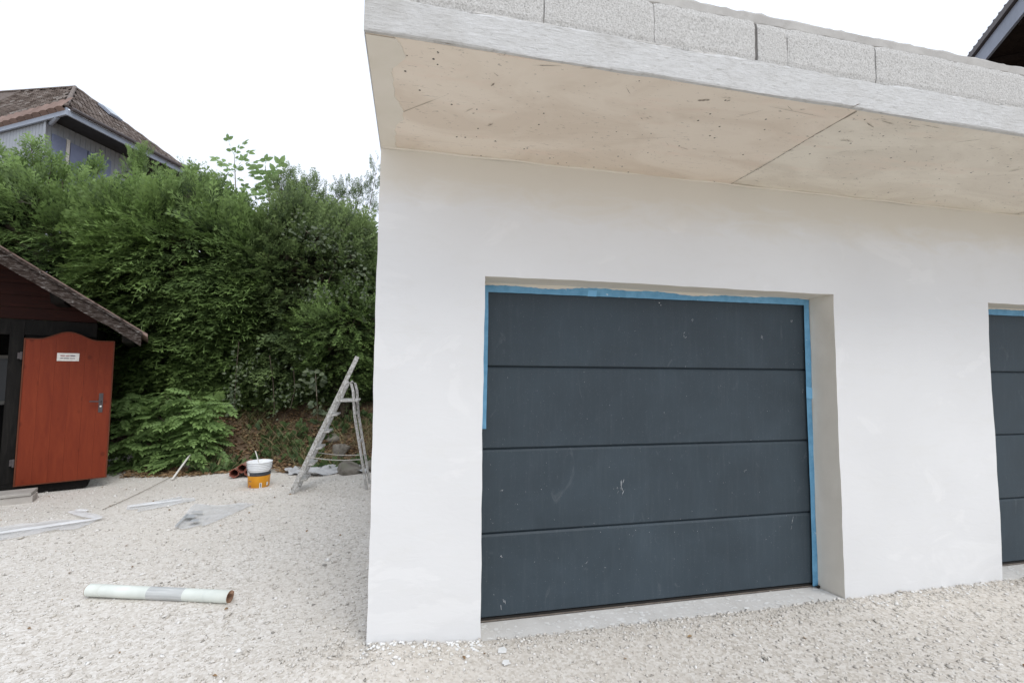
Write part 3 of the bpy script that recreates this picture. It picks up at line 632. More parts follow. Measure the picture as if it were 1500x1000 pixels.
# step in front of the shed: plank on a concrete kerb
def at_sh(px, py, z):
    w = onZ(px, py, z); q = w - Vector((DL.x, DL.y, 0)); return Vector((q.dot(TX), -q.dot(NX), z))
s0 = at_sh(48, 727, .05)
step = tag(empty('entrance_step', tuple(Vector((DL.x, DL.y, 0)) + TX * s0.x - NX * s0.y), ang - .05), 'grey plank step on a concrete kerb before the shed', 'step')
box('kerb', (-1.6, .0, -.03), (0, .22, .062), 'concrete', step, .006); box('tread', (-1.62, -.015, .066), (-.01, .26, .098), 'plank_grey', step, .005)
# door leaf swung right back on its hinges
DW, DH = .80, 1.70
door = empty('door', (0, 0, .1)); door.parent = shed
def arch(x): 
    q = (x - DW * .47) / .27
    return DH + (.095 * (math.cos(q * PI) * .5 + .5) if abs(q) < 1 else 0)
npl = 6; edges_x = [.012 + (DW - .024) * k / npl for k in range(npl + 1)]
def plate(name, xs, y0, y1, zb, zt, mat, parent):
    bm = bmesh.new(); fr = []; bk = []
    for x in xs:
        fr.append((bm.verts.new((x, y0, zb(x))), bm.verts.new((x, y0, zt(x))))); bk.append((bm.verts.new((x, y1, zb(x))), bm.verts.new((x, y1, zt(x)))))
    for i in range(len(xs) - 1):
        bm.faces.new((fr[i][0], fr[i + 1][0], fr[i + 1][1], fr[i][1])); bm.faces.new((bk[i][1], bk[i + 1][1], bk[i + 1][0], bk[i][0]))
        bm.faces.new((fr[i][1], fr[i + 1][1], bk[i + 1][1], bk[i][1])); bm.faces.new((bk[i][0], bk[i + 1][0], fr[i + 1][0], fr[i][0]))
    bm.faces.new((fr[0][0], fr[0][1], bk[0][1], bk[0][0])); bm.faces.new((fr[-1][1], fr[-1][0], bk[-1][0], bk[-1][1]))
    return bmo(name, bm, mat, parent)
for k in range(npl):
    a, b = edges_x[k] + .0004, edges_x[k + 1] - .0004
    plate('plank', np.linspace(a, b, 9), -.034 - .0004 * (k % 2), -.004, lambda x: .012, lambda x: arch(x) - .012, 'red_wood', door)
plate('edge_trim', np.linspace(0, DW, 40), -.040, -.001, lambda x: arch(x) - .0115, lambda x: arch(x), 'red_trim', door)
box('edge_trim', (0, -.040, .0), (.0115, -.001, DH - .012), 'red_trim', door); box('edge_trim', (DW - .0115, -.040, .0), (DW, -.001, DH - .012), 'red_trim', door)
box('edge_trim', (.012, -.039, .0), (DW - .012, -.001, .0115), 'red_trim', door)
box('lock_plate', (.682, -.042, .81), (.722, -.0362, 1.045), 'metal_dark', door, .002)
bm = bmesh.new(); tube(bm, [(.705, -.04, .945), (.705, -.085, .945), (.70, -.09, .945), (.60, -.088, .95)], .008, 8); bmo('handle', bm, 'metal_dark', door, True)
bm = bmesh.new(); tube(bm, [(.703, -.041, .885), (.703, -.052, .885)], .011, 10); bmo('lock_cylinder', bm, 'label_white', door)
bm = bmesh.new(); bbox(bm, (.283, -.041, 1.44), (.478, -.0365, 1.535), None, 0, 0)
x = .312
for (a, b, z, h, mi) in ((.312, .352, 1.497, .012, 2), (.358, .392, 1.497, .010, 2), (.398, .442, 1.498, .012, 1), (.312, .338, 1.468, .009, 1), (.343, .388, 1.467, .010, 1), (.394, .442, 1.468, .008, 1)):
    bbox(bm, (a, -.0422, z), (b, -.0411, z + h), None, 0, mi)
bmo('door_sign', bm, ['label_white', 'ink', 'ink_red'], door)
for z in (.22, 1.45):
    bm = bmesh.new(); tube(bm, [(-.014, -.03, z), (-.014, -.03, z + .09)], .011, 8); bbox(bm, (-.05, -.0, z + .01), (-.013, .034, z + .08)); bmo('hinge', bm, 'metal_dark', door)

# ------------------------------------------------------------------ step ladder
lad = tag(empty('step_ladder', (-1.36, 5.96, 0)), 'paint splattered wooden step ladder opened beside the garage corner', 'ladder')
LW = Vector((.012, .32, 0)); foot, top = Vector((-1.362, 5.96, 0)), Vector((-.666, 5.96, 1.63)); rail = top - foot
def lbm(name, fn, mat='ladder'):
    bm = bmesh.new(); fn(bm); return child(bmo(name, bm, mat), lad)
TAP = Vector((.0, .05, 0))
lbm('front_rail', lambda bm: bar(bm, foot, top + TAP, .026, .052, Vector((0, 1, 0)).cross(rail), .006))
lbm('front_rail', lambda bm: bar(bm, foot + LW, foot + rail * .79 + LW - TAP, .026, .048, Vector((0, 1, 0)).cross(rail), .006))
zs_l = [.142, .323, .514, .708, .911]
for z in zs_l:
    c = foot + rail * (z / 1.63) + Vector((.03, 0, 0))
    def stp(bm, c=c):
        vs = bbox(bm, (c.x - .06, c.y + .016, c.z - .010), (c.x + .065, c.y + LW.y - .016, c.z + .010), None, .004)
    lbm('step', stp)
pz = 1.085
lbm('platform', lambda bm: bbox(bm, (-.90, 5.94, pz - .012), (-.64, 5.96 + LW.y + .01, pz + .012), None, .004))
hn, rf = Vector((-.745, 5.965, 1.285)), Vector((-.508, 5.985, 0))
for o_ in (Vector((0, 0, 0)), LW * .92):
    lbm('rear_leg', lambda bm: tube(bm, [hn + o_ + Vector((-.045, 0, .0)), hn + o_ + Vector((-.012, 0, .03)), hn + o_ + Vector((.02, 0, .005)), hn + o_ + Vector((.045, 0, -.08)), hn + o_ * 1 + (rf - hn) * .30 + Vector((0, 0, 0)), rf + o_], [.014, .015, .016, .017, .017, .016], 8))
lbm('rear_brace', lambda bm: bar(bm, hn + (rf - hn) * .55, hn + (rf - hn) * .55 + LW * .92, .02, .03))
lbm('rear_brace', lambda bm: bar(bm, hn + (rf - hn) * .28, hn + (rf - hn) * .28 + LW * .92, .02, .03))
for o_ in (Vector((0, -.012, 0)), LW):
    a = foot + rail * (.42 / 1.63) + o_; b = rf + (hn - rf) * (.37 / 1.285) + o_
    lbm('stay_cord', lambda bm: tube(bm, [a.lerp(b, q / 6) - Vector((0, 0, .022 * math.sin(q / 6 * PI))) for q in range(7)], .006, 6), 'rope')

# ------------------------------------------------------------------ paint bucket, stirrer, clay block, tube, stick
bk = onZ(379, 711, 0)
bucket = tag(empty('paint_bucket', (bk.x, bk.y, gz(bk.x, bk.y).item() - .002)), 'white plastic paint bucket with orange and black label on gravel', 'bucket'); bucket.scale = (.86, .86, .86)
def lathe(bm, prof, n=36, mi=None):
    rings = [[bm.verts.new((r * math.cos(2 * PI * k / n), r * math.sin(2 * PI * k / n), z)) for k in range(n)] for r, z in prof]
    for i, (a, b) in enumerate(zip(rings, rings[1:])):
        for k in range(n): f = bm.faces.new((a[k], a[(k + 1) % n], b[(k + 1) % n], b[k])); f.material_index = (mi[i] if mi else 0)
    bm.faces.new(rings[0][::-1]); return rings
rr = lambda z: .137 + .024 * z / .37
bm = bmesh.new()
prof = [(rr(0) - .004, 0), (rr(0), .006), (rr(.012), .012), (rr(.012) + .001, .0125), (rr(.175) + .001, .175), (rr(.18) + .001, .18), (rr(.235) + .001, .235), (rr(.24), .238), (rr(.262), .262)]
for q in range(4):
    z = .264 + q * .024; prof += [(rr(z) + .009, z), (rr(z) + .009, z + .007), (rr(z) + .001, z + .010), (rr(z) + .001, z + .022)]
prof += [(rr(.362) + .010, .362), (rr(.37) + .010, .370), (rr(.37) + .001, .371), (rr(.3) - .006, .30), (.002, .30)]
mi = [0] * (len(prof) - 1); mi[3] = 1; mi[4] = 1; mi[5] = 2
lathe(bm, prof, 40, mi); bmo('body', bm, ['white_plastic', 'orange', 'dark_label'], bucket, True)
def patch(a0, a1, z0, z1, mat, name):
    V = []; nq = 8
    for z in (z0, z1):
        for k in range(nq): a = a0 + (a1 - a0) * k / (nq - 1); r = rr(z) + .0035; V.append((r * math.cos(a), r * math.sin(a), z))
    pyd(name, V, [(k, k + 1, nq + k + 1, nq + k) for k in range(nq - 1)], mat, bucket)
AV = math.atan2(-bk.y, -bk.x)
patch(AV + .04, AV + .27, .012, .085, 'label_white', 'label_patch'); patch(AV + .12, AV + .20, .022, .075, 'ink', 'label_print'); patch(AV + .72, AV + .95, .035, .085, 'label_white', 'label_patch')
patch(AV - .98, AV - .78, .02, .05, 'ink_red', 'label_print'); patch(AV - 1.05, AV - .7, .105, .114, 'ink', 'label_print'); patch(AV - 1.3, AV - .92, .185, .23, 'label_white', 'label_patch')
bm = bmesh.new(); tube(bm, [(.172 * math.cos(a) , .172 * math.sin(a), .33 - .15 * math.sin((a - AV + PI / 2) / PI * PI) * .85) for a in np.linspace(AV - PI / 2, AV + PI / 2, 22)], .0035, 6); bmo('handle', bm, 'metal_dark', bucket, True)
bm = bmesh.new(); bar(bm, (bk.x - .01, bk.y + .02, .265), (bk.x - .065, bk.y + .03, .43), .012, .008); tag(bmo('stirring_stick', bm, 'label_white'), 'thin pale stirring stick standing in the paint bucket', 'stick')
ck = onZ(352, 699, 0)
clay = tag(empty('hollow_clay_block', (ck.x, ck.y, .0), math.radians(14)), 'reddish hollow clay block with open cells behind the bucket', 'clay block')
def hextube(cx, cz, L, R_, r_, skew):
    bm = bmesh.new(); P = []
    for y, R0 in ((0, R_), (0, r_), (L, r_), (L, R_)):
        P.append([bm.verts.new((cx + R0 * math.cos(PI / 6 + k * PI / 3) + skew * y, y, cz + R0 * math.sin(PI / 6 + k * PI / 3))) for k in range(6)])
    for a, b in ((0, 1), (1, 2), (2, 3), (3, 0)):
        for k in range(6): f = bm.faces.new((P[a][k], P[a][(k + 1) % 6], P[b][(k + 1) % 6], P[b][k])); f.material_index = 1 if a == 3 else 0
    bmo('cell', bm, ['terracotta', 'terracotta_dusty'], clay)
for cx, cz in ((-.075, .062), (.015, .118), (.100, .066)): hextube(cx, cz, .36, .064, .052, .22)
ta, tb = onZ(130, 863, .034), onZ(337, 873, .034); ta.z = tb.z = .036 - .004
tb_ = tag(empty('cardboard_tube', ta, math.atan2(tb.y - ta.y, tb.x - ta.x)), 'pale green cardboard tube lying on the gravel', 'tube')
Lt = (tb - ta).length; bm = bmesh.new(); P = []
prof = [(0, .030), (0, .0362), (.004, .037), (.10, .0372), (.10, .0366), (.102, .0372), (.43 * Lt, .0372), (.44 * Lt, .0378), (.68 * Lt, .0378), (.69 * Lt, .0372), (.83 * Lt, .0372), (.832 * Lt, .0367), (.835 * Lt, .0372), (Lt, .037), (Lt, .031), (.3 * Lt, .030)]
mi = [2, 2] + [0] * 5 + [1] * 2 + [0] * 4 + [2] * 3
rings = [[bm.verts.new((x, r * math.cos(2 * PI * k / 28), r * math.sin(2 * PI * k / 28))) for k in range(28)] for x, r in prof]
for i, (a, b) in enumerate(zip(rings, rings[1:])):
    for k in range(28): f = bm.faces.new((a[k], b[k], b[(k + 1) % 28], a[(k + 1) % 28])); f.material_index = mi[i] if i < len(mi) else 2
bmo('tube_wall', bm, ['tube', 'tube_grey', 'cardboard'], tb_, True)
bm = bmesh.new(); bbox(bm, (Lt - .02, -.004, .020), (Lt + .018, .012, .031)); bmo('torn_flap', bm, 'cardboard', tb_)
sa, sb_ = onZ(252, 702, .01), onY(279, 665, onZ(262, 690, 0).y - .02)
bm = bmesh.new(); bar(bm, sa, sb_, .022, .012, Vector((0, 0, 1)), .002); tag(bmo('white_stick', bm, 'label_white'), 'thin white stick leaning on a pale rock below the bush', 'stick')
pts = [onZ(px, py, .012) for px, py in ((150, 746), (185, 731), (218, 715), (245, 701), (258, 694))]
bm = bmesh.new(); tube(bm, pts, .0032, 6); tag(bmo('thin_cable', bm, 'twig_pale'), 'thin dark cable lying across the pale gravel towards the bush', 'cable')
# ------------------------------------------------------------------ plastic film scraps
def film(name, quad, label, nu=26, nv=10, fold=None, prints=None, amp=.010):
    q = [onZ(*p, .0) for p in quad]; c = (q[0] + q[1] + q[2] + q[3]) / 4; c.z = 0
    root = tag(empty(name, c), label, 'plastic film', 'plastic film scraps on the gravel')
    V = []; R0 = random.random() * 9
    for j in range(nv + 1):
        for i in range(nu + 1):
            u, w = i / nu, j / nv; p = (q[0].lerp(q[1], u)).lerp(q[3].lerp(q[2], u), w)
            jx = .03 * math.sin(9 * u + R0) * (1 if j in (0, nv) else .3); z = .014 + amp * (math.sin(7 * u + 3 * w + R0) + .6 * math.sin(17 * u - 6 * w + R0) + .5 * random.uniform(-1, 1)) * .5
            V.append((p.x - c.x + jx * .3, p.y - c.y + jx, gz(p.x, p.y).item() + max(z, .006)))
    Fq = [(j * (nu + 1) + i, j * (nu + 1) + i + 1, (j + 1) * (nu + 1) + i + 1, (j + 1) * (nu + 1) + i) for j in range(nv) for i in range(nu)]
    pyd('sheet', V, Fq, 'film', root, True)
    for fl in fold or []:
        a, b, w = fl; a, b = onZ(*a, .02) - c, onZ(*b, .02) - c; d = (b - a); s = Vector((-d.y, d.x, 0)).normalized() * w; bm = bmesh.new(); prev = None
        for i in range(19):
            u = i / 18; m = a.lerp(b, u); h = .3 * (.02 + .02 * abs(math.sin(u * 7 + R0)) + .006 * random.random()) * math.sin(PI * min(max(u, .06), .94)) ** .5; k = .5 + .5 * math.sin(PI * u) + .2 * random.random()
            row = [bm.verts.new(m + s * (-k) + Vector((0, 0, -.002))), bm.verts.new(m - s * .3 * k + Vector((0, 0, h))), bm.verts.new(m + s * .3 * k + Vector((0, 0, h * .8))), bm.verts.new(m + s * k + Vector((0, 0, -.004)))]
            if prev:
                for t_ in range(3): bm.faces.new((prev[t_], row[t_], row[t_ + 1], prev[t_ + 1]))
            prev = row
        bmo('fold', bm, 'film_fold', root, True)
    for pr in prints or []:
        pq = [onZ(*p, .029) - c for p in pr]; pyd('print', pq, [(0, 1, 2, 3)], 'film_print', root)
film('plastic_film', [(-30, 796), (120, 772), (152, 757), (-30, 775)], 'long clear plastic film scrap with white fold before the shed step', fold=[((-25, 783), (149, 758), .035), ((105, 748), (149, 758), .05), ((112, 746), (130, 747), .03)])
film('plastic_film', [(182, 744), (205, 750), (290, 733), (262, 728)], 'narrow clear plastic film scrap near the thin cable', fold=[((190, 741), (266, 731), .03)])
film('plastic_film', [(252, 775), (300, 770), (376, 737), (282, 740)], 'clear plastic film scrap printed with grey rectangles', prints=[[(268, 758), (283, 758), (289, 753), (275, 753)], [(276, 764), (290, 763), (295, 760), (282, 760)], [(279, 750), (296, 750), (298, 748), (283, 748)], [(256, 770), (259, 770), (277, 752), (273, 752)]], amp=.006)

# ------------------------------------------------------------------ loose gravel (uncountable)
def ok_ground(x, y):
    inside = (x > XC - .0) & (y > YW - .004) & (y < 6.5)
    th = ((x > XL) & (x < XR)) | ((x > XL2) & (x < XR2))
    inside &= ~(th & (y < YW + .0))
    return ~inside & (y < bank_edge(x) + .15)
def stones(n, x0, x1, y0, y1, smin, smax, fall):
    x = RNG.uniform(x0, x1, n); y = RNG.uniform(y0, y1, n)
    keep = ok_ground(x, y) & (RNG.random(n) < np.clip(fall(x, y), 0, 1)); x, y = x[keep], y[keep]; m = len(x)
    oct_ = np.array([(1, 0, 0), (-1, 0, 0), (0, 1, 0), (0, -1, 0), (0, 0, 1), (0, 0, -1)], float)
    of = np.array([(0, 2, 4), (2, 1, 4), (1, 3, 4), (3, 0, 4), (2, 0, 5), (1, 2, 5), (3, 1, 5), (0, 3, 5)])
    s = smin * (smax / smin) ** (RNG.random(m) ** 2.1)
    P = oct_[None] * RNG.uniform(.55, 1.25, (m, 6, 3)) + RNG.normal(0, .22, (m, 6, 3))
    P *= s[:, None, None] * np.array([1.1, .95, .72]); a = RNG.uniform(0, 2 * PI, m); ca, sa_ = np.cos(a)[:, None], np.sin(a)[:, None]
    X = P[..., 0] * ca - P[..., 1] * sa_; Y = P[..., 0] * sa_ + P[..., 1] * ca
    V = np.stack([X + x[:, None], Y + y[:, None], P[..., 2] + (gz(x, y) + s * .22)[:, None]], -1).reshape(-1, 3)
    Fc = (of[None] + (np.arange(m) * 6)[:, None, None]).reshape(-1, 3)
    tn = np.clip(RNG.normal(.52, .25, m) + .10 * lump(np.stack([x, y, x * 0], -1), 1.1, 5), 0, 1)
    return V, Fc, np.repeat(tn, 6)
parts_ = []
near = lambda x, y: np.clip(1.25 - (np.hypot(x, y) - 2.2) * .16, .18, 1) * np.clip(.72 + .75 * lump(np.stack([x, y, x * 0], -1), 1.5, 8) + .35 * lump(np.stack([x, y, x * 0], -1), 4.5, 9), .22, 1)
parts_.append(stones(128000, -6.5, 5.5, 1.1, 7.6, .0032, .0125, near))
parts_.append(stones(9000, -6.5, 5.5, 1.1, 7.6, .009, .021, lambda x, y: np.clip(.75 - .10 * (np.hypot(x, y) - 2), .15, 1)))
# coarser rubble kicked up along the foot of the wall
parts_.append(stones(5000, -.6, 5.5, YW - .16, YW + .03, .004, .013, lambda x, y: np.clip(.35 + (y - YW + .16) * 3, 0, 1)))
parts_.append(stones(1500, -.45, -.17, YW - .1, 6.2, .004, .013, lambda x, y: np.clip(.2 + (x + .45) * 3, 0, 1)))
Vs, Fs, Ts, off = [], [], [], 0
for V, Fc, tn in parts_: Vs.append(V); Fs.append(Fc + off); Ts.append(tn); off += len(V)
tag(npmesh('loose_gravel', np.concatenate(Vs), np.concatenate(Fs), 'gravel_stone', None, np.concatenate(Ts)), 'loose pale crushed limestone gravel covering the yard', 'gravel', kind='stuff')
bm = bmesh.new()
for k in range(150):
    x_ = random.choice([random.uniform(XC - .03, XL), random.uniform(XC - .03, XL), random.uniform(XR, XL2)]); y_ = YW - .008 - random.expovariate(1 / .045); s_ = random.uniform(.003, .010)
    m_ = Matrix.Translation((x_, y_, gz(x_, y_).item() + s_ * .35)) @ Matrix.Rotation(random.random() * 6, 4, 'Z') @ Matrix.Diagonal((s_ * 1.4, s_, s_ * .6, 1)); bmesh.ops.create_icosphere(bm, subdivisions=1, radius=1, matrix=m_)
tag(bmo('plaster_droppings', bm, 'chip'), 'white plaster droppings strewn along the foot of the wall', 'droppings', kind='stuff')
def rock(loc, size, label, seed, flat=.7):
    bm = bmesh.new(); bmesh.ops.create_icosphere(bm, subdivisions=3, radius=1); rr_ = random.Random(seed)
    pl = [(Vector((rr_.gauss(0, 1), rr_.gauss(0, 1), rr_.gauss(0, 1))).normalized(), rr_.uniform(.55, .85)) for _ in range(9)]
    for v in bm.verts:
        for n_, d_ in pl:
            e = v.co.dot(n_) - d_
            if e > 0: v.co -= n_ * e * .9
        v.co *= 1 + .06 * math.sin(v.co.x * 7 + seed) * math.sin(v.co.y * 6 + v.co.z * 5)
    for v in bm.verts: v.co = Vector((v.co.x * size[0], v.co.y * size[1], v.co.z * size[2]))
    o = bmo('rock', bm, 'rock', None, True); o.location = loc; o.rotation_euler.z = rr_.random() * 6
    return tag(o, label, 'rock', 'rocks at the foot of the bank')
def pz_(px, py, z=0): w = onZ(px, py, z); return w
def on_bank(px, py):
    d = ray(px, py); t_ = 4.0
    while t_ < 40:
        p = EYEV + d * t_
        if p.z < bz(p.x, p.y): return p
        t_ += .02
    return EYEV + d * 9
for px, py, sx, sz, lab in ((284, 682, .17, .13, 'pale mossy rock with white stick leaning on it'), (512, 692, .24, .17, 'large grey boulder between the ladder legs'), (497, 662, .22, .17, 'brownish rock half sunk in the bank behind the ladder'),
                            (487, 640, .17, .10, 'yellowish rock high on the bank behind the ladder'), (540, 690, .2, .16, 'grey rock against the garage corner behind the ladder'), (398, 690, .13, .05, 'small flat stone just behind the paint bucket')):
    p = on_bank(px, py + 6); rock((p.x, p.y + .1, p.z + sz * .35), (sx, sx * .8, sz), lab, px)
for px, py, s, lab in ((736, 952, .022, 'flat white plaster flake on the gravel by the threshold'), (741, 970, .016, 'small white plaster flake below the larger flake')):
    w = onZ(px, py, .012); bm = bmesh.new(); bmesh.ops.create_circle(bm, cap_ends=True, radius=s, segments=9)
    for v in bm.verts: v.co += Vector((rw(s * .35), rw(s * .35), 0)); v.co.x *= 1.3
    r = bmesh.ops.extrude_face_region(bm, geom=bm.faces[:]); 
    for g in r['geom']:
        if isinstance(g, bmesh.types.BMVert): g.co.z += .005
    o = bmo('plaster_flake', bm, 'chip'); o.location = (w.x, w.y, .010); tag(o, lab, 'plaster flake')

# ------------------------------------------------------------------ foliage templates
def diamond(V, F, base, d, n, L, w):
    d = np.array(d, float); d /= np.linalg.norm(d); sidev = np.cross(n, d); b = len(V); base = np.array(base, float)
    V += [base, base + d * L * .45 + sidev * w, base + d * L, base + d * L * .45 - sidev * w]; F.append((b, b + 1, b + 2, b + 3))
def spray_template(seed, nside=6, droop=.22, wid=.030):
    rr_ = random.Random(seed); V, F = [], []; up = np.array((0, 0, 1.0))
    cur = lambda t_: np.array((t_, .05 * math.sin(t_ * 3 + seed), -droop * t_ * t_))
    for k in range(3): a, b = cur(k / 3), cur((k + 1) / 3 + .05); diamond(V, F, a, b - a, up, np.linalg.norm(b - a), .014)
    for k in range(nside):
        t_ = .10 + .84 * k / (nside - 1); p = cur(t_)
        for s in (-1, 1):
            an = s * rr_.uniform(.42, .75); L = (.52 * (1 - t_ * .68)) * rr_.uniform(.8, 1.15)
            d = np.array((math.cos(an), math.sin(an), rr_.uniform(-.35, .1)))
            diamond(V, F, p, d, up, L, wid * rr_.uniform(.7, 1.1))
            q = p + d / np.linalg.norm(d) * L * .35
            for s2 in (-1, 1):
                a2 = an + s2 * .42; diamond(V, F, q, (math.cos(a2), math.sin(a2), rr_.uniform(-.3, .1)), up, L * .55, wid * .75)
    diamond(V, F, cur(.95), cur(1.05) - cur(.95), up, .14, wid)
    return np.array(V), np.array(F)
SPR = [spray_template(s, 5, d, w) for s, d, w in ((1, .30, .027), (2, .18, .025), (3, .42, .028), (4, .05, .024))]
def leafT(n_pairs, L, w, term=True, fold=.25):
    V, F = [], []; up = np.array((0, 0, 1.0)); cur = lambda t_: np.array((t_, .04 * math.sin(3 * t_), -.22 * t_ * t_))
    def leaf(p, d, L_, w_):
        d = np.array(d, float); d /= np.linalg.norm(d); sd_ = np.cross(up, d); b = len(V)
        V.extend([p, p + d * L_ * .3 + sd_ * w_ + up * fold * w_, p + d * L_ * .68 + sd_ * w_ * .85 + up * fold * w_ - up * .05 * L_, p + d * L_ - up * .12 * L_, p + d * L_ * .68 - sd_ * w_ * .85 + up * fold * w_ - up * .05 * L_, p + d * L_ * .3 - sd_ * w_ + up * fold * w_, p + d * L_ * .5])
        F.extend([(b, b + 6, b + 2, b + 1), (b + 6, b + 3, b + 3, b + 2)][:1] + [(b + 6, b + 3, b + 2, b + 2)][:0]); F.append((b, b + 5, b + 4, b + 6)); F.append((b + 6, b + 4, b + 3, b + 2))
    for k in range(4): a, b = cur(k / 4), cur((k + 1) / 4); diamond(V, F, a, b - a, up, np.linalg.norm(b - a) * 1.05, .018)
    for k in range(n_pairs):
        t_ = .25 + .68 * k / max(1, n_pairs - 1)
        for s in (-1, 1): leaf(cur(t_), (math.cos(s * 1.05), math.sin(s * 1.05), random.uniform(-.3, .05)), L * (1 - .25 * abs(t_ - .5)) * random.uniform(.85, 1.1), w)
    if term: leaf(cur(.97), (1, 0, -.3), L * 1.05, w)
    return np.array(V), np.array(F)
BUSHL = [leafT(5, .34, .085), leafT(6, .32, .075), leafT(5, .30, .09)]
def clump():
    V, F = [], []; up = np.array((0, 0, 1.0))
    for k in range(12):
        a = np.array([random.gauss(0, 1), random.gauss(0, 1), random.gauss(0, 1)]); a /= np.linalg.norm(a); n_ = np.cross(a, np.array([random.gauss(0, 1), random.gauss(0, 1), random.gauss(0, 1)])); n_ /= np.linalg.norm(n_)
        diamond(V, F, a * .1, a, n_, .75, .14)
    return np.array(V), np.array(F)
CLUMP = [clump(), clump(), clump()]
WALN = leafT(3, .42, .13)
def single_leaf(): 
    V = np.array([(0, 0, 0), (.35, .32, .08), (.75, .22, .0), (1, 0, -.12), (.75, -.22, 0), (.35, -.32, .08)]); return V, np.array([(0, 3, 2, 1), (0, 5, 4, 3)])
SL_ = single_leaf()
def tree(name, loc, label, cat, group=None): return tag(empty(name, loc), label, cat, group)
def build_scatter(name, tmpl, pos, axis, up, scale, tint, mat, parent):
    Vs, Fs, Ts, off = [], [], [], 0; kk = RNG.integers(0, len(tmpl), len(pos))
    for k, (T, F) in enumerate(tmpl):
        s = kk == k
        if not s.any(): continue
        V, FF = scatter(T, F, pos[s], axis[s], up[s], scale[s])
        tip = np.tile(np.clip(T[:, 0], 0, 1), s.sum()); Vs.append(V); Fs.append(FF + off); off += len(V); Ts.append(np.clip(np.repeat(tint[s], len(T)) + .62 * (tip - .5), 0, 1))
    o = npmesh(name, np.concatenate(Vs), np.concatenate(Fs), mat, None, np.concatenate(Ts)); return child(o, parent)
def conifer(name, cx, cy, a, b, z0, ztop, n, label, mat='thuja', smin=.28, smax=.52, front=PI * .66, gap=.0, seed=1, square=2.6, inner=900, taper=.9, tintc=.5, trunks=3, upright=.68):
    root = tree(name, (cx, cy, bz(cx, cy).item()), label, 'tree', 'evergreens on the bank behind the yard')
    zt_ = ztop if callable(ztop) else (lambda x: ztop)
    def surf(m, dep):
        ph = -PI / 2 + RNG.uniform(-1, 1, m) * front; tt = RNG.random(m)
        c_, s_ = np.cos(ph), np.sin(ph); e = 2 / square
        ex, ey = np.sign(c_) * np.abs(c_) ** e, np.sign(s_) * np.abs(s_) ** e
        prof_ = np.where(tt > taper, np.sqrt(np.clip(1 - ((tt - taper) / (1.001 - taper)) ** 2, 0, 1)), 1) * (0.80 + .20 * np.clip(tt * 3, 0, 1))
        x = cx + ex * a * prof_; H = np.array([zt_(q) for q in x]); z = z0 + (H - z0) * tt; y = cy + ey * b * prof_
        P = np.stack([x, y, z], -1); N = unit(np.stack([c_ / a, s_ / b, np.where(tt > taper, 2.2 * (tt - taper) / (1.001 - taper), 0)], -1))
        P = P + N * (.20 * lump(P, 2.2, seed) + .15 * lump(P, 5.5, seed + 3))[:, None] - N * dep[:, None]
        return P, N, tt
    P, N, tt = surf(n, RNG.random(n) ** 1.6 * .38)
    # extra on the crown
    k = gap > 0 and (lump(P, 1.9, seed + 9) < gap - 1)
    if gap > 0: P, N, tt = P[~k], N[~k], tt[~k]
    m = len(P); upm = np.clip((tt - upright) / (1 - upright), 0, 1)[:, None]
    swp = np.stack([.55 * lump(P, .9, seed + 5), 0 * tt, .25 * lump(P, 1.3, seed + 6)], -1)
    rnd = RNG.normal(0, .24, (m, 3)) + swp; ax = unit(N * (1 - .75 * upm) + np.array([0, 0, 1]) * (1.25 * upm - .18 * (1 - upm)) + rnd)
    up = unit(np.array([0, 0, 1.0]) * (1 - upm) + N * (.55 + upm) + RNG.normal(0, .28, (m, 3)))
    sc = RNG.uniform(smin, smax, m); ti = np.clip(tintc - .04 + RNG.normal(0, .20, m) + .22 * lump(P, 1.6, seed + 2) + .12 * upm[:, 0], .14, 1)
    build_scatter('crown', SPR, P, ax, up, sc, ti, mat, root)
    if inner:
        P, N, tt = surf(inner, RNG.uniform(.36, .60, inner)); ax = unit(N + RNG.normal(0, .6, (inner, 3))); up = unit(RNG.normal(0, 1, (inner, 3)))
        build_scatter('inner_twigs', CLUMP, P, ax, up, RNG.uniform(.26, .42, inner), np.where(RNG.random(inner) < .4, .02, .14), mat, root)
    for q in range(trunks):
        bm = bmesh.new(); x = cx + a * (-.6 + 1.2 * (q + .5) / trunks); zb_ = bz(x, cy).item() - .1; H = zt_(x)
        tube(bm, [(x + .06 * math.sin(w * 2 + q), cy + .05 * math.cos(w * 3 + q), zb_ + (H - .4 - zb_) * w / 5) for w in range(6)], [.09, .08, .065, .05, .035, .015], 8); child(bmo('trunk', bm, 'bark', None, True), root)
        for w in range(5):
            z = z0 + .2 + (H - z0 - .8) * random.random(); an = random.uniform(-PI * .9, -PI * .1); bm = bmesh.new(); tube(bm, [(x, cy, z), (x + .35 * math.cos(an), cy + .35 * math.sin(an), z + .08), (x + .7 * a * math.cos(an), cy + .75 * b * math.sin(an), z + .2)], [.025, .016, .006], 5); child(bmo('limb', bm, 'bark'), root)
    return root
def prof_px(pts, Y):
    Q = sorted((onY(x, y, Y).x, onY(x, y, Y).z) for x, y in pts); xs_, zs_ = [q[0] for q in Q], [q[1] for q in Q]
    return lambda x: float(np.interp(x, xs_, zs_))
pL = prof_px([(-120, 268), (0, 268), (40, 262), (75, 265), (110, 288), (150, 295), (200, 300)], 9.6)
pC = prof_px([(130, 312), (180, 304), (220, 300), (260, 292), (300, 292), (330, 312), (370, 330), (420, 335)], 9.0)
pR = prof_px([(360, 330), (400, 310), (430, 296), (470, 308), (505, 318), (530, 330), (560, 365)], 8.9)
conifer('thuja_tree', -6.2, 10.0, 1.75, 1.0, .55, pL, 6200, 'tall dense green thuja rising behind the shed roof', seed=3, tintc=.50, inner=3200)
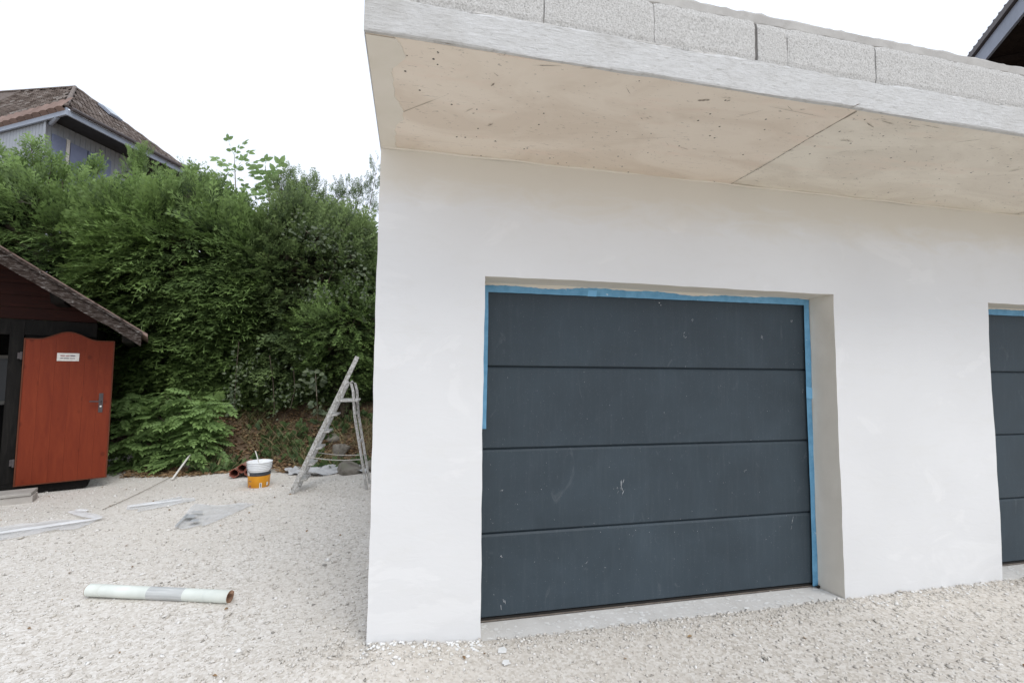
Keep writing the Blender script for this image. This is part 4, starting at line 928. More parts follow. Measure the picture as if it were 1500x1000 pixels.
conifer('thuja_tree', -3.75, 9.25, 1.55, .98, .95, pC, 8600, 'broad dark thuja with flat clipped face beside the shed', seed=11, tintc=.46, inner=3600)
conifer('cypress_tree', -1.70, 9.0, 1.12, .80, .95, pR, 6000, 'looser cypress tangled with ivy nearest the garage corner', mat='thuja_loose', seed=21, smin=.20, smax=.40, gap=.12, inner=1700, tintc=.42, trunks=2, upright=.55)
pB = prof_px([(425, 470), (450, 440), (480, 425), (510, 420), (548, 415)], 8.1)
conifer('cypress_shrub', -1.15, 8.35, .62, .50, 1.25, pB, 1500, 'low bright cypress shrub below the ivy-tangled cypress', mat='thuja', seed=31, smin=.14, smax=.30, inner=800, tintc=.62, trunks=1, taper=.6, upright=.5)
conifer('cypress_shrub', .05, 9.15, .95, .55, .75, 2.9, 1300, 'shaded green shrub glimpsed between ladder top and garage corner', mat='thuja', seed=51, smin=.2, smax=.38, inner=600, tintc=.55, trunks=1, taper=.6)
conifer('thuja_tip', onY(203, 240, 10.6).x, 10.6, .20, .20, 4.3, onY(203, 226, 10.6).z, 520, 'small pale upright thuja tip standing before the grey house wall', mat='thuja', seed=41, smin=.14, smax=.26, front=PI, inner=0, tintc=.8, trunks=1, taper=.35, upright=.1)
# upright leaders poking out of the hedge tops
def leaders(root, pts, Y, mat, smin, smax, per=26, hgt=.6, wid=.10, tc=.7):
    P, AX = [], []
    bmb = bmesh.new()
    for px, py in pts:
        tp = onY(px, py, Y + random.uniform(-.3, .3)); h = hgt * random.uniform(.7, 1.3); lean = Vector((random.uniform(-.25, .25), random.uniform(-.1, .1), 1)).normalized()
        tube(bmb, [tp - lean * h * 1.3, tp - lean * h * .5, tp], [.012, .008, .003], 5)
        for k in range(per):
            u = random.random(); a = random.random() * 2 * PI; w = wid * (u + .15)
            P.append(tp - lean * h * u + Vector((w * math.cos(a), w * math.sin(a), 0)) * .4); AX.append(lean * 1.0 + Vector((math.cos(a), math.sin(a), 0)) * random.uniform(.25, .9))
    P, AX = np.array(P), np.array(AX); m = len(P)
    build_scatter('leader_shoots', SPR[1:4:2], P, AX, RNG.normal(0, 1, (m, 3)), RNG.uniform(smin, smax, m), np.clip(RNG.normal(tc, .15, m), .15, 1), mat, root)
    child(bmo('leader_stems', bmb, 'bark'), root)
T = {o['label'].split()[0]: o for o in COL.objects if o.get('group') == 'evergreens on the bank behind the yard'}
leaders(T['tall'], [(8, 222), (25, 240), (45, 210), (60, 216), (78, 232), (92, 252), (112, 256), (128, 240), (145, 248), (-20, 226)], 9.6, 'thuja', .20, .36, 30, .55, .10, .75)
leaders(T['broad'], [(165, 272), (182, 276), (200, 276), (228, 272), (246, 268), (262, 258), (280, 250), (296, 262), (312, 266), (326, 286)], 9.2, 'thuja', .20, .36, 28, .5, .10, .72)
leaders(T['looser'], [(400, 262), (412, 255), (426, 244), (440, 268), (452, 276), (462, 266), (474, 282), (426, 262)], 8.9, 'thuja_loose', .14, .26, 34, .55, .10, .45)
# open feathery branches reaching out to the right over the sky
def branch_spray(root, path, Y, mat, n, spread, smin, smax, tc, rad=.014):
    pts = [onY(px, py, Y) for px, py in path]; bm = bmesh.new(); tube(bm, pts, np.linspace(rad, .003, len(pts)), 5); child(bmo('limb', bm, 'bark'), root)
    P, AX = [], []
    for k in range(n):
        u = (1 - random.random() ** 1.5) * (len(pts) - 1.001); i = int(u); p = pts[i].lerp(pts[i + 1], u - i); d = (pts[i + 1] - pts[i]).normalized()
        off = Vector((random.gauss(0, 1), random.gauss(0, .6), random.gauss(0, 1))) * spread; P.append(p + off); AX.append(d + Vector((0, 0, .5)) + off.normalized() * .9)
    P, AX = np.array(P), np.array(AX); build_scatter('branch_foliage', SPR, P, AX, RNG.normal(0, 1, (n, 3)), RNG.uniform(smin, smax, n), np.clip(RNG.normal(tc, .15, n), .13, 1), mat, root)
lo = T['looser']
branch_spray(lo, [(480, 430), (492, 370), (500, 320), (506, 275)], 8.8, 'thuja_loose', 190, .07, .10, .2, .4)
branch_spray(lo, [(485, 420), (505, 350), (520, 310), (530, 275)], 8.7, 'thuja_loose', 190, .07, .10, .2, .4)
branch_spray(lo, [(500, 400), (525, 340), (540, 310), (552, 245)], 8.6, 'thuja_loose', 190, .06, .08, .18, .38)
branch_spray(lo, [(470, 400), (476, 340), (482, 310), (490, 285)], 8.9, 'thuja_loose', 110, .08, .10, .2, .4)
branch_spray(lo, [(440, 380), (444, 330), (452, 290), (450, 270)], 8.9, 'thuja_loose', 110, .08, .10, .2, .45)
branch_spray(lo, [(505, 460), (530, 420), (542, 390), (548, 350)], 8.5, 'thuja_loose', 100, .07, .10, .2, .45)
for k, (path, Y) in enumerate((([(486, 345), (510, 362), (530, 365), (524, 345)], 8.25), ([(500, 335), (515, 355), (520, 372), (506, 380)], 8.2), ([(440, 330), (452, 342), (468, 340)], 8.2))):   # bare pale twigs
    bm = bmesh.new(); tube(bm, [onY(px, py, Y) for px, py in path], np.linspace(.010, .004, len(path)), 5); child(bmo('bare_twig', bm, 'twig_pale', None, True), lo)
# ivy in the cypress and hanging below the hedge
def leaf_cloud(name, root, regions, n, smin, smax, mat, tc, Yj=.12, hang=.5):
    P, AX, UPV = [], [], []
    tot = sum(r[4] for r in regions)
    for (px, py, rx, ry, wgt, Y) in regions:
        for k in range(int(n * wgt / tot)):
            p = onY(px + random.gauss(0, rx), py + random.gauss(0, ry), Y + random.gauss(0, Yj)); P.append(p); AX.append(Vector((random.gauss(0, .8), random.gauss(-.3, .5), random.gauss(-hang, .5)))); UPV.append(Vector((random.gauss(0, .5), -1 + random.gauss(0, .5), .6)))
    P = np.array(P); m = len(P)
    return build_scatter(name, [SL_], P, np.array(AX), np.array(UPV), RNG.uniform(smin, smax, m), np.clip(RNG.normal(tc, .25, m), 0, 1), mat, root)
ivy = tree('ivy', (-1.6, 8.2, bz(-1.6, 8.2).item()), 'grey-green ivy climbing over the cypress near the garage corner', 'ivy')
leaf_cloud('leaves', ivy, [(505, 360, 16, 18, 3, 8.15), (520, 400, 12, 25, 2, 8.1), (470, 350, 18, 14, 2, 8.15), (440, 335, 14, 12, 1, 8.2), (535, 440, 5, 30, 1, 8.1), (460, 430, 14, 9, 1, 8.0)], 620, .04, .085, 'ivy', .45)
bm = bmesh.new()
for path in ([(470, 440), (490, 390), (500, 350)], [(530, 470), (528, 420), (512, 370)]): tube(bm, [onY(px, py, 8.25) for px, py in path], .012, 5)
child(bmo('stems', bm, 'bark'), ivy)
vine = tree('hanging_vine', (-2.9, 8.1, bz(-2.9, 8.1).item()), 'trailing vine with rounded pale leaves under the clipped thuja', 'vine')
leaf_cloud('leaves', vine, [(345, 560, 5, 26, 2, 7.95), (338, 590, 6, 14, 1, 7.9), (385, 550, 18, 22, 1.2, 8.05), (402, 588, 8, 14, .6, 8.0), (428, 572, 10, 8, .6, 7.9), (435, 530, 20, 12, .8, 8.0)], 230, .035, .07, 'ivy', .5, .10)
bm = bmesh.new()
for path in ([(350, 500), (346, 545), (343, 600)], [(395, 520), (400, 560), (402, 600)], [(430, 540), (432, 570), (425, 600)]): tube(bm, [onY(px, py, 8.02) for px, py in path], .006, 5)
child(bmo('stems', bm, 'bark'), vine)
plant = tree('leafy_shoot', tuple(on_bank(466, 620)), 'slender shoot with oval grey leaves behind the step ladder', 'plant')
leaf_cloud('leaves', plant, [(462, 550, 10, 8, 2, 7.75), (450, 562, 6, 8, 1, 7.75), (478, 552, 6, 6, 1, 7.75), (468, 600, 12, 8, 2, 7.7)], 70, .07, .12, 'ivy', .5, .08, .1)
bm = bmesh.new(); tube(bm, [on_bank(466, 620), onY(464, 580, 7.75), onY(462, 545, 7.75)], .006, 5); child(bmo('stem', bm, 'twig_pale'), plant)
# pinnate bush at the foot of the hedge, tiered arching branches
bush = tree('pinnate_bush', (-3.05, 7.75, bz(-3.05, 7.75).item()), 'bright green bush of feathery pinnate leaves between shed door and bucket', 'bush')
P, AX, UPV, TI = [], [], [], []
bmb = bmesh.new()
tiers = [((230, 690), (190, 600), (205, 582)), ((250, 690), (225, 590), (185, 585)), ((260, 690), (265, 600), (240, 578)), ((275, 690), (300, 600), (275, 580)), ((280, 690), (315, 600), (325, 590)), ((270, 690), (255, 630), (235, 612)), ((270, 690), (285, 625), (262, 605)), ((250, 690), (210, 650), (172, 640)), ((250, 690), (200, 660), (165, 662)), ((285, 690), (315, 640), (325, 620)),
         ((255, 690), (235, 655), (205, 630)), ((265, 690), (260, 665), (235, 650)), ((280, 690), (290, 655), (300, 630)), ((240, 690), (195, 625), (168, 612)), ((270, 690), (275, 670), (250, 675)), ((290, 690), (310, 670), (318, 650)), ((240, 690), (215, 675), (185, 685)), ((250, 690), (245, 620), (215, 600)), ((285, 690), (300, 620), (312, 605)), ((262, 690), (280, 640), (282, 615))]
for bi, path in enumerate(tiers):
    path = tuple((px - max(0, px - 285) * .45, py) for px, py in path)
    Yb = 7.85 - .025 * (bi % 8) - .12 * ((path[2][1] - 580) / 100); pts = [Vector((onY(*path[0], 7.7).x, 7.8, bz(onY(*path[0], 7.7).x, 7.8).item())), onY(*path[1], Yb), onY(*path[2], Yb - .1)]
    tube(bmb, pts, [.012, .008, .004], 5)
    for k in range(30):
        u = .55 + random.random() * 1.45; i = min(int(u), 1); p = pts[i].lerp(pts[i + 1], u - i); d = (pts[i + 1] - pts[i]).normalized()
        P.append(p + Vector((random.gauss(0, .09), random.gauss(0, .09), random.gauss(0, .035)))); AX.append(Vector((d.x * .5 + random.gauss(0, .9), random.gauss(-.45, .5), random.gauss(-.05, .25)))); UPV.append(Vector((random.gauss(0, .25), -.35 + random.gauss(0, .2), 1))); TI.append(.30 + .35 * (1 - (path[2][1] - 578) / 110) + random.gauss(0, .13))
child(bmo('stems', bmb, 'bark'), bush)
build_scatter('leaves', BUSHL, np.array(P), np.array(AX), np.array(UPV), RNG.uniform(.17, .27, len(P)), np.clip(np.array(TI) + .22, 0, 1), 'bush_leaf', bush)
# walnut saplings above the hedge, each compound leaf a piece
Y_w = 9.7
def mk_leaf_mesh(T_, nm, mat, tint):
    V, F = T_; me = bpy.data.meshes.new(nm); me.from_pydata([tuple(v) for v in V], [], [tuple(f) for f in F]); a = me.attributes.new('tint', 'FLOAT', 'POINT'); a.data.foreach_set('value', np.full(len(V), tint, np.float32)); me.materials.append(MAT[mat]); return me
WL = [mk_leaf_mesh(leafT(npair, .40, .105), 'leaf', 'walnut_leaf', tn) for npair, tn in ((2, .3), (3, .55), (2, .8), (3, 1.0))]
for lab, stem, tips in (('tall sapling with pale oval leaves above the hedge top', [(350, 330), (345, 270), (343, 225)], [(333, 206), (352, 212), (362, 222), (318, 232), (328, 240), (368, 236), (352, 240), (336, 252), (364, 256), (322, 264), (372, 268), (340, 270), (356, 276), (330, 282), (366, 284), (378, 276)]),
                        ('shorter sapling with pale oval leaves beside the taller sapling', [(398, 330), (393, 280), (389, 245)], [(386, 234), (374, 244), (402, 242), (412, 244), (380, 254), (396, 256), (388, 266), (402, 264), (378, 276), (400, 282), (386, 288)])):
    sp = [onY(*p, Y_w) for p in stem]; root = tree('walnut_sapling', (sp[0].x, Y_w, bz(sp[0].x, Y_w).item()), lab, 'sapling', 'saplings above the hedge')
    bm = bmesh.new(); tube(bm, [Vector((sp[0].x + .05, Y_w, bz(sp[0].x, Y_w).item()))] + sp, [.03, .016, .010, .004], 6); child(bmo('stem', bm, 'twig_pale'), root)
    for q, (px, py) in enumerate(tips):
        tp = onY(px, py, Y_w + random.uniform(-.15, .15)); u = min(max((330 - py - 18) / 105, .05), .98) * 2; i = min(int(u), 1); base = sp[i].lerp(sp[i + 1], u - i); d = tp - base; L = max(d.length * 1.1, .32)
        o = bpy.data.objects.new('leaf', WL[q % 4]); COL.objects.link(o); d.normalize(); d = (d + Vector((0, 0, .12))).normalized()
        nrm = Vector((random.gauss(0, .4), -.8, .7)).normalized(); sdv = nrm.cross(d).normalized(); nz_ = d.cross(sdv)
        o.matrix_basis = Matrix(((d.x * L, sdv.x * L, nz_.x * L, base.x), (d.y * L, sdv.y * L, nz_.y * L, base.y), (d.z * L, sdv.z * L, nz_.z * L, base.z), (0, 0, 0, 1))); child(o, root)

# ------------------------------------------------------------------ bank litter: dry leaves, weeds, grass (uncountable)
def litter(name, tmpl, n, xr, yr, smin, smax, mat, tint, label, cat, dens, flat=True, lift=.012):
    x = RNG.uniform(*xr, n); y = RNG.uniform(*yr, n); k = RNG.random(n) < dens(x, y); x, y = x[k], y[k]; m = len(x)
    z = np.maximum(bz(x, y), gz(x, y)) + lift; P = np.stack([x, y, z], -1); a = RNG.uniform(0, 2 * PI, m)
    if flat: ax = np.stack([np.cos(a), np.sin(a), RNG.normal(.1, .25, m)], -1); up = unit(np.stack([RNG.normal(0, .35, m), RNG.normal(-.2, .35, m), np.ones(m)], -1))
    else: ax = np.stack([np.cos(a) * .6, np.sin(a) * .6 - .2, RNG.uniform(.35, 1.1, m)], -1); up = unit(np.stack([RNG.normal(0, .5, m), RNG.normal(-.3, .5, m), np.ones(m) * .4], -1))
    root = tag(empty(name, (0, 7.6, 0)), label, cat, kind='stuff'); build_scatter(name + '_mass', tmpl, P, ax, up, RNG.uniform(smin, smax, m), np.clip(RNG.normal(tint, .25, m), 0, 1), mat, root)['kind'] = 'stuff'
bandf = lambda lo_, hi_: (lambda x, y: ((y - bank_edge(x) > lo_) & (y - bank_edge(x) < hi_)).astype(float))
litter('dry_leaves', [SL_], 9000, (-3.9, -.25), (7.1, 8.9), .03, .075, 'dry_leaf', .5, 'brown dry leaves littering the bank and gravel edge', 'dry leaves', bandf(-.10, 1.2))
blade = (np.array([(0, .02, 0), (0, -.02, 0), (.5, -.016, .05), (.5, .016, .05), (1, 0, -.05), (1, .001, -.05)]), np.array([(0, 1, 2, 3), (3, 2, 4, 5)]))
litter('dry_grass', [blade], 4200, (-3.0, -.25), (7.2, 8.6), .10, .26, 'grass', .75, 'tufts of dry grass growing over the bank', 'grass', lambda x, y: bandf(.02, 1.1)(x, y) * np.clip(.55 + .6 * np.sin(x * 5 + y * 7), 0, 1), False)
litter('bank_weeds', [BUSHL[0], SL_, SL_], 2000, (-3.0, -.25), (7.2, 8.5), .07, .16, 'weed', .45, 'low green weeds on the bank behind the bucket and ladder', 'weeds', lambda x, y: bandf(-.03, 1.0)(x, y) * np.clip(.35 + .9 * np.sin(x * 3.1 + 1) * np.sin(y * 6 + x), 0, 1), False)
x = RNG.uniform(-4.5, 3.5, 170); y = 1.4 + 5.6 * RNG.random(170); k = ok_ground(x, y); x, y = x[k], y[k]; m = len(x)
a = RNG.uniform(0, 6.28, m); root = tag(empty('fallen_leaves', (0, 4, 0)), 'few small dry leaves and twigs scattered over the gravel', 'dry leaves', kind='stuff')
build_scatter('fallen_leaves_mass', [SL_], np.stack([x, y, gz(x, y) + .010], -1), np.stack([np.cos(a), np.sin(a), RNG.normal(.05, .2, m)], -1), np.stack([RNG.normal(0, .3, m), RNG.normal(0, .3, m), np.ones(m)], -1), RNG.uniform(.012, .032, m), np.clip(RNG.normal(.35, .35, m), 0, 1), 'dry_leaf', root)['kind'] = 'stuff'
# crumpled grey sheeting and rubble under the ladder
bm = bmesh.new(); c0 = onZ(470, 700, .05); nu, nv = 26, 12; VV = []
for j in range(nv + 1):
    for i in range(nu + 1):
        u, w = i / nu - .5, j / nv - .5; px_ = c0.x + u * 1.15 + .05 * math.sin(7 * w + 3 * u); py_ = 7.15 + w * .42 + .08 * math.sin(9 * u)
        VV.append(bm.verts.new((px_, py_, max(bz(px_, py_).item(), gz(px_, py_).item()) + .03 + .035 * math.sin(11 * u + 4 * w) * math.sin(13 * w + 2) + .02 * random.random())))
for j in range(nv):
    for i in range(nu): bm.faces.new((VV[j * (nu + 1) + i], VV[j * (nu + 1) + i + 1], VV[(j + 1) * (nu + 1) + i + 1], VV[(j + 1) * (nu + 1) + i]))
tag(bmo('crumpled_sheeting', bm, 'rag'), 'crumpled grey sheeting lying under the step ladder', 'sheeting')

# ------------------------------------------------------------------ left house above the hedge
ZE = 8.475
A, B, Lp = onZ(97, 156, ZE), onZ(276, 250, ZE), onZ(0, 182, ZE)
d2, d1 = (B - A).normalized(), (Lp - A).normalized(); lenB = (B - A).length; E1 = A + d1 * 9
best = None
for k in range(400):
    zz = ZE + .2 + k * .01; q = onZ(110, 129, zz); e = abs((q - A).xy.length - (q - B).xy.length)
    if best is None or e < best[0]: best = (e, q.copy())
AP = best[1]
_n1 = (Lp - A).cross(AP - A)
def onface1(px, py): d = ray(px, py); return EYEV + d * ((A - EYEV).dot(_n1) / d.dot(_n1))
RE = onface1(-260, 152)                               # the front slope climbs on to a higher ridge outside the frame
house = tag(empty('grey_house', (A.x, A.y, bz(A.x, A.y).item())), 'grey boarded house with brown tiled hip roof above the hedge', 'house')
def hq(name, pts, mat, thick=None, parent=house):
    pts = [Vector(p) for p in pts]
    if thick is None: return child(pyd(name, pts, [tuple(range(len(pts)))], mat), parent)
    n_ = (pts[1] - pts[0]).cross(pts[2] - pts[0]).normalized() * thick; m = len(pts)
    V = pts + [p + n_ for p in pts]; F = [tuple(range(m)), tuple(range(2 * m - 1, m - 1, -1))] + [(i, m + i, m + (i + 1) % m, (i + 1) % m) for i in range(m)]
    return child(pyd(name, V, F, mat), parent)
def perp_in(d, toward): 
    n_ = Vector((-d.y, d.x, 0)); return n_ if n_.dot(toward - A) > 0 else -n_
in2, in1 = perp_in(d2, AP), perp_in(d1, AP)           # towards the inside of the house
f1 = hq('roof', [A, E1, RE, AP], 'tile', .03); 
f2 = hq('roof', [A, AP, B], 'tile', .03)
def shingles(p0, ud, ulen, vd, vlen, clip, tw, th, name, parent, lift=.05):
    """overlapping courses: ud along the eave, vd up the slope"""
    nrm = ud.cross(vd).normalized(); nrm = nrm if nrm.z > 0 else -nrm; Vq, Fq, Tq = [], [], []
    nr = int(vlen / th)
    for r in range(nr):
        off = (r % 2) * tw * .5
        for c_ in range(-1, int(ulen / tw) + 1):
            u0 = c_ * tw + off; v0 = r * th
            if not clip(u0 + tw / 2, v0 + th / 2): continue
            b = len(Vq); g = .012
            lo_, hi_ = lift + random.uniform(0, .008), lift * .35
            for (uu, v_, hh) in ((u0 + g, v0, lo_), (u0 + tw - g, v0, lo_), (u0 + tw - g, v0 + th * 1.1, hi_), (u0 + g, v0 + th * 1.1, hi_), (u0 + g, v0, lo_ - .035), (u0 + tw - g, v0, lo_ - .035)):
                Vq.append(p0 + ud * uu + vd * v_ + nrm * hh)
            Fq += [(b, b + 1, b + 2, b + 3), (b + 4, b + 5, b + 1, b), (b + 4, b, b + 3, b + 3), (b + 1, b + 5, b + 2, b + 2)][:2]; Tq += [min(1, max(0, random.gauss(.45, .28)))] * 6
    o = npmesh(name, np.array([tuple(v) for v in Vq]), np.array(Fq), 'tile', None, np.array(Tq)); tag(o, kind='stuff'); return child(o, parent)
foot1 = (AP - A).dot(d1); up1 = (AP - (A + d1 * foot1)); v1len = up1.length; up1n = up1.normalized()
foot2 = (AP - A).dot(d2); up2 = (AP - (A + d2 * foot2)); v2len = up2.length; up2n = up2.normalized()
vRE = (RE - A).dot(up1n); uRE = (RE - A).dot(d1)
shingles(A, d1, 9, up1n, vRE, lambda u, v: u > foot1 * v / v1len and v > .2 and v < v1len + (vRE - v1len) * (u - foot1) / (uRE - foot1), .30, .24, 'tile_courses', f1)
shingles(A, d2, lenB, up2n, v2len, lambda u, v: foot2 * v / v2len < u < lenB - (lenB - foot2) * v / v2len, .13, .14, 'tile_courses', f2, .035)
# front eave row, each tile a piece
n1 = d1.cross(up1n).normalized(); n1 = n1 if n1.z > 0 else -n1
tw = .34; me = bpy.data.meshes.new('roof_tile'); V = []; Fq = []
for j, (vv_, hh) in enumerate(((-.10, -.10), (-.10, .03), (.34, .07))):
    for i in range(6):
        u = (i / 5) * tw * .94; V.append((u, vv_ - (.0 if j else 0), hh + .025 * math.sin(PI * i / 5)))
for j in range(2):
    for i in range(5): Fq.append((j * 6 + i, j * 6 + i + 1, (j + 1) * 6 + i + 1, (j + 1) * 6 + i))
me.from_pydata(V, [], Fq); me.materials.append(MAT['tile_warm'])
for k in range(26):
    o = bpy.data.objects.new('roof_tile', me); COL.objects.link(o); p = A + d1 * (k * tw + .02)
    o.matrix_basis = Matrix(((d1.x, up1n.x, n1.x, p.x), (d1.y, up1n.y, n1.y, p.y), (d1.z, up1n.z, n1.z, p.z + .03), (0, 0, 0, 1))); child(o, f1)
bm = bmesh.new(); tube(bm, [A.lerp(AP, k / 10) + Vector((0, 0, .03 + .025 * (k % 2))) for k in range(11)], .05, 8); tube(bm, [AP.lerp(RE, k / 30) + Vector((0, 0, .03 + .02 * (k % 2))) for k in range(31)], .045, 8); tube(bm, [AP.lerp(B, k / 16) + Vector((0, 0, .02 + .02 * (k % 2))) for k in range(17)], .04, 8); child(bmo('ridge_tiles', bm, 'ridge', None, True), f1)
# fascias
def fascia(a, b, inn, h, t_, mat, dz=0):
    bm = bmesh.new(); A_ = [a, a + inn * t_, b + inn * t_, b]; lo_ = [bm.verts.new(p + Vector((0, 0, -h + dz))) for p in A_]; hi_ = [bm.verts.new(p + Vector((0, 0, dz))) for p in A_]
    for k in range(4): bm.faces.new((lo_[k], lo_[(k + 1) % 4], hi_[(k + 1) % 4], hi_[k]))
    bm.faces.new(lo_[::-1]); bm.faces.new(hi_); return child(bmo('fascia', bm, mat), house)
fascia(A, E1, in1, .20, .05, 'house_trim', -.02); fascia(A + d2 * .055, B, in2, .15, .05, 'house_trim', -.06)
bm = bmesh.new(); tube(bm, [A - in2 * .05 + d2 * .1 + Vector((0, 0, -.02)), B - in2 * .05 + Vector((0, 0, -.02))], .06, 8); child(bmo('gutter', bm, 'metal_dark'), house)
O1, O2 = .10, 1.0
Wc = A + (in1 * O1 + in2 * O2) if abs(in1.dot(in2)) > .99 else None
# solve corner with distance O1 to eave 1 and O2 to eave 2
M2 = np.array([[in1.x, in1.y], [in2.x, in2.y]]); sol = np.linalg.solve(M2, np.array([O1, O2])); Wc = A + Vector((sol[0], sol[1], 0))
W2e = Wc + d2 * (lenB - 1.6); W1e = Wc + d1 * 8; zb_ = bz(A.x, A.y).item() - .3
SOF = ZE - .10
Ci = A + in1 * .05 + in2 * .05
hq('eave_soffit', [Vector((p.x, p.y, SOF)) for p in (A + Vector((sol[0], sol[1], 0)) * .06, E1 + in1 * .05 , E1 + in1 * 4, B + in1 * 2, B + in2 * .05)], 'house_soffit')
def boards(p0, d, L, inn, name):
    w = .15; bm = bmesh.new(); k = 0.0
    while k < L:
        a = p0 + d * (k + .006); b = p0 + d * min(k + w - .006, L); q = [a, b, b + inn * .03, a + inn * .03]
        lo_ = [bm.verts.new(Vector((p.x, p.y, zb_))) for p in q]; hi_ = [bm.verts.new(Vector((p.x, p.y, SOF - .004))) for p in q]
        for t_ in range(4): bm.faces.new((lo_[t_], lo_[(t_ + 1) % 4], hi_[(t_ + 1) % 4], hi_[t_]))
        k += w
    for a, b in ((p0 + inn * .012, p0 + d * L + inn * .012),): bm.faces.new([bm.verts.new(Vector((p.x, p.y, z))) for p, z in ((a, zb_), (b, zb_), (b, SOF - .006), (a, SOF - .006))])
    return child(bmo(name, bm, 'house_board'), house)
boards(Wc, d1, 8, in1, 'front_wall'); wall2 = boards(Wc + d2 * .005, d2, lenB - 1.0, in2, 'side_wall')
bm = bmesh.new(); bar(bm, Wc + Vector((0, 0, 0)) - in1 * .02 - in2 * .02 + Vector((0, 0, zb_ - Wc.z)), Wc - in1 * .02 - in2 * .02 + Vector((0, 0, SOF - .01 - Wc.z)), .05, .05, Vector((1, 0, 0))); child(bmo('corner_post', bm, 'house_board'), house)
def onwall2(px, py):
    d = ray(px, py); s = (Wc - EYEV).dot(in2) / d.dot(in2); w = EYEV + d * s; return (w - Wc).dot(d2), w.z
def wbox(name, u0, u1, z0, z1, mat, out, parent=house):
    q = [Wc + d2 * u0 - in2 * .003, Wc + d2 * u1 - in2 * .003, Wc + d2 * u1 - in2 * out, Wc + d2 * u0 - in2 * out]; bm = bmesh.new()
    lo_ = [bm.verts.new(Vector((p.x, p.y, z0))) for p in q]; hi_ = [bm.verts.new(Vector((p.x, p.y, z1))) for p in q]
    for t_ in range(4): bm.faces.new((lo_[t_], lo_[(t_ + 1) % 4], hi_[(t_ + 1) % 4], hi_[t_]))
    bm.faces.new(lo_[::-1]); bm.faces.new(hi_); return child(bmo(name, bm, mat), parent)
UA = [onwall2(px, py) for px, py in ((76, 195), (95, 206), (101, 209), (126, 222), (128, 223), (161, 240))]
zt2 = UA[2][1]
wbox('shutter', UA[0][0], UA[1][0], zt2 - 1.5, zt2 + .03, 'shutter', .05); wbox('shutter', UA[2][0] + .02, UA[3][0], zt2 - 1.5, zt2, 'shutter', .05); wbox('shutter', UA[4][0], UA[5][0], zt2 - 1.5, zt2, 'shutter', .05)
wbox('window_casing', UA[1][0] + .02, UA[2][0], zt2 - 1.5, zt2 + .06, 'label_white', .045)
bm = bmesh.new(); SOF2 = SOF - .02; tube(bm, [Wc + d2 * .15 + in2 * .1 + Vector((0, 0, SOF - .13 - Wc.z)), A + (Wc - A) * .42 + Vector((0, 0, SOF - .10 - A.z))], .055, 10); child(bmo('beam_end', bm, 'house_trim'), house)
def onface2(px, py):
    n_ = d2.cross(up2n).normalized(); d = ray(px, py); s = (A - EYEV).dot(n_) / d.dot(n_); return EYEV + d * s
n2 = d2.cross(up2n).normalized(); n2 = n2 if n2.z > 0 else -n2
sk = [onface2(px, py) + n2 * .07 for px, py in ((142, 157), (166, 169), (160, 164), (141, 151))]
u_s = [(p - A).dot(d2) for p in sk]; v_s = [(p - A).dot(up2n) for p in sk]
u0, u1, v0 = min(u_s), max(u_s), np.mean(v_s[:2]); u0, u1 = u0 + (u1 - u0) * .25, u1 - (u1 - u0) * .25
pk = lambda u, v, h: A + d2 * u + up2n * v + n2 * h
v0 -= .42
sky_w = hq('roof_window', [pk(u0 - .05, v0 - .05, .06), pk(u1 + .05, v0 - .05, .06), pk(u1 + .05, v0 + .55, .06), pk(u0 - .05, v0 + .55, .06)], 'slate_trim', .06)
hq('pane', [pk(u0, v0, .135), pk(u1, v0, .135), pk(u1, v0 + .5, .135), pk(u0, v0 + .5, .135)], 'glass', None, sky_w)
# rear of the house so that it is closed
hq('rear_wall', [Vector((p.x, p.y, z)) for p, z in ((W2e + d1 * .0, zb_), (W2e + d1 * 8, zb_), (W2e + d1 * 8, SOF), (W2e, SOF))], 'house_board')

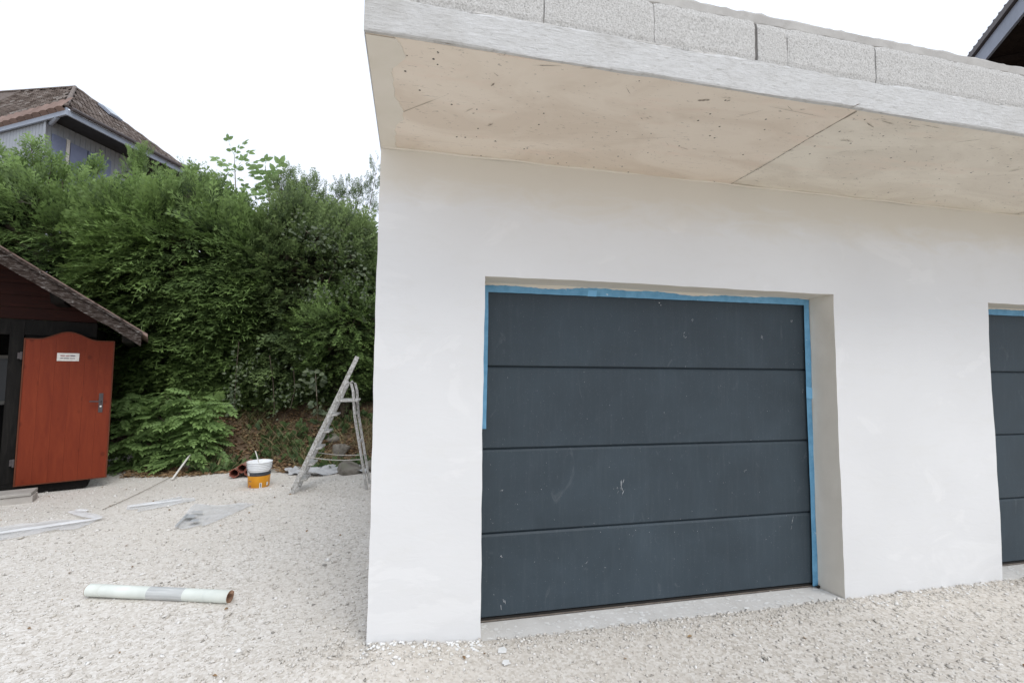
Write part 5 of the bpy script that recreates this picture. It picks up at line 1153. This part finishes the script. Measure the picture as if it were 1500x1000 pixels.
# ------------------------------------------------------------------ dark chalet beyond the garage: a level eave above, soffit below
ZC = 8.2
e0, e1 = onZ(1430, 78, ZC), onZ(1490, 0, ZC); ed = (e0 - e1).normalized()      # ed runs away from the camera
ein = Vector((ed.y, -ed.x, 0)); ein = ein if ein.x > 0 else -ein              # towards the house
F0, F1 = e1 - ed * 4.5, e0 + ed * 5.0
chalet = tag(empty('dark_chalet', (e0.x + 3 * ein.x, e0.y + 3 * ein.y, 2.0)), 'dark timber chalet with slate blue eave board rising behind the garage', 'house')
def eprism(name, prof, mat, a=F0, b=F1, parent=chalet):
    bm = bmesh.new(); r = [[bm.verts.new(P_ + ein * i_ + Vector((0, 0, z_))) for i_, z_ in prof] for P_ in (a, b)]; m = len(prof)
    for k in range(m): bm.faces.new((r[0][k], r[0][(k + 1) % m], r[1][(k + 1) % m], r[1][k]))
    bm.faces.new(r[0][::-1]); bm.faces.new(r[1]); return child(bmo(name, bm, mat), parent)
eprism('gutter', [(-.06, -.02), (.04, -.02), (.04, .10), (-.06, .10)], 'metal_dark')
eprism('eave_board', [(.0, -.36), (.05, -.36), (.05, -.035), (.0, -.035)], 'slate_trim')
TP = math.tan(math.radians(35))
roof_c = eprism('roof', [(.045, .02), (4.6, .02 + 4.6 * TP), (4.6, .16 + 4.6 * TP), (.045, .16)], 'tile'); eprism('roof', [(4.61, .02 + 4.6 * TP), (9.2, .02), (9.2, .16), (4.61, .16 + 4.6 * TP)], 'tile')
nbd = 8
for k in range(nbd): eprism('soffit_board', [(.055 + k * .16, -.30 + .004 * (k % 2)), (.055 + k * .16 + .155, -.30 + .004 * (k % 2)), (.055 + k * .16 + .155, -.27), (.055 + k * .16, -.27)], 'brown_wood')
eprism('wall', [(1.35, -6.4), (1.5, -6.4), (1.5, -.25), (1.35, -.25)], 'brown_wood', F0 + ed * .8, F1 - ed * .8)
eprism('wall', [(7.7, -6.4), (7.85, -6.4), (7.85, -.25), (7.7, -.25)], 'brown_wood', F0 + ed * .8, F1 - ed * .8)
for P_, d_ in ((F0 + ed * .8, 1), (F1 - ed * .8, -1)):
    eprism('gable_wall', [(1.51, -6.4), (7.69, -6.4), (7.69, .6), (4.6, 2.9), (1.51, .6)], 'brown_wood', P_, P_ + ed * .12 * d_)
for k in range(9):
    q = F0 + ed * (.8 + k * 1.25); eprism('rafter', [(.06, -.31), (1.34, -.31), (1.34, -.42), (.06, -.40)], 'brown_wood', q, q + ed * .1)
# small bumps of the tile ends above the gutter
bm = bmesh.new(); Lc = (F1 - F0).length
for k in range(int(Lc / .2)): bmesh.ops.create_icosphere(bm, subdivisions=1, radius=.06, matrix=Matrix.Translation(F0 + ed * (k * .2) + Vector((0, 0, .115))))
tag(child(bmo('tile_ends', bm, 'metal_dark'), roof_c), kind='stuff')
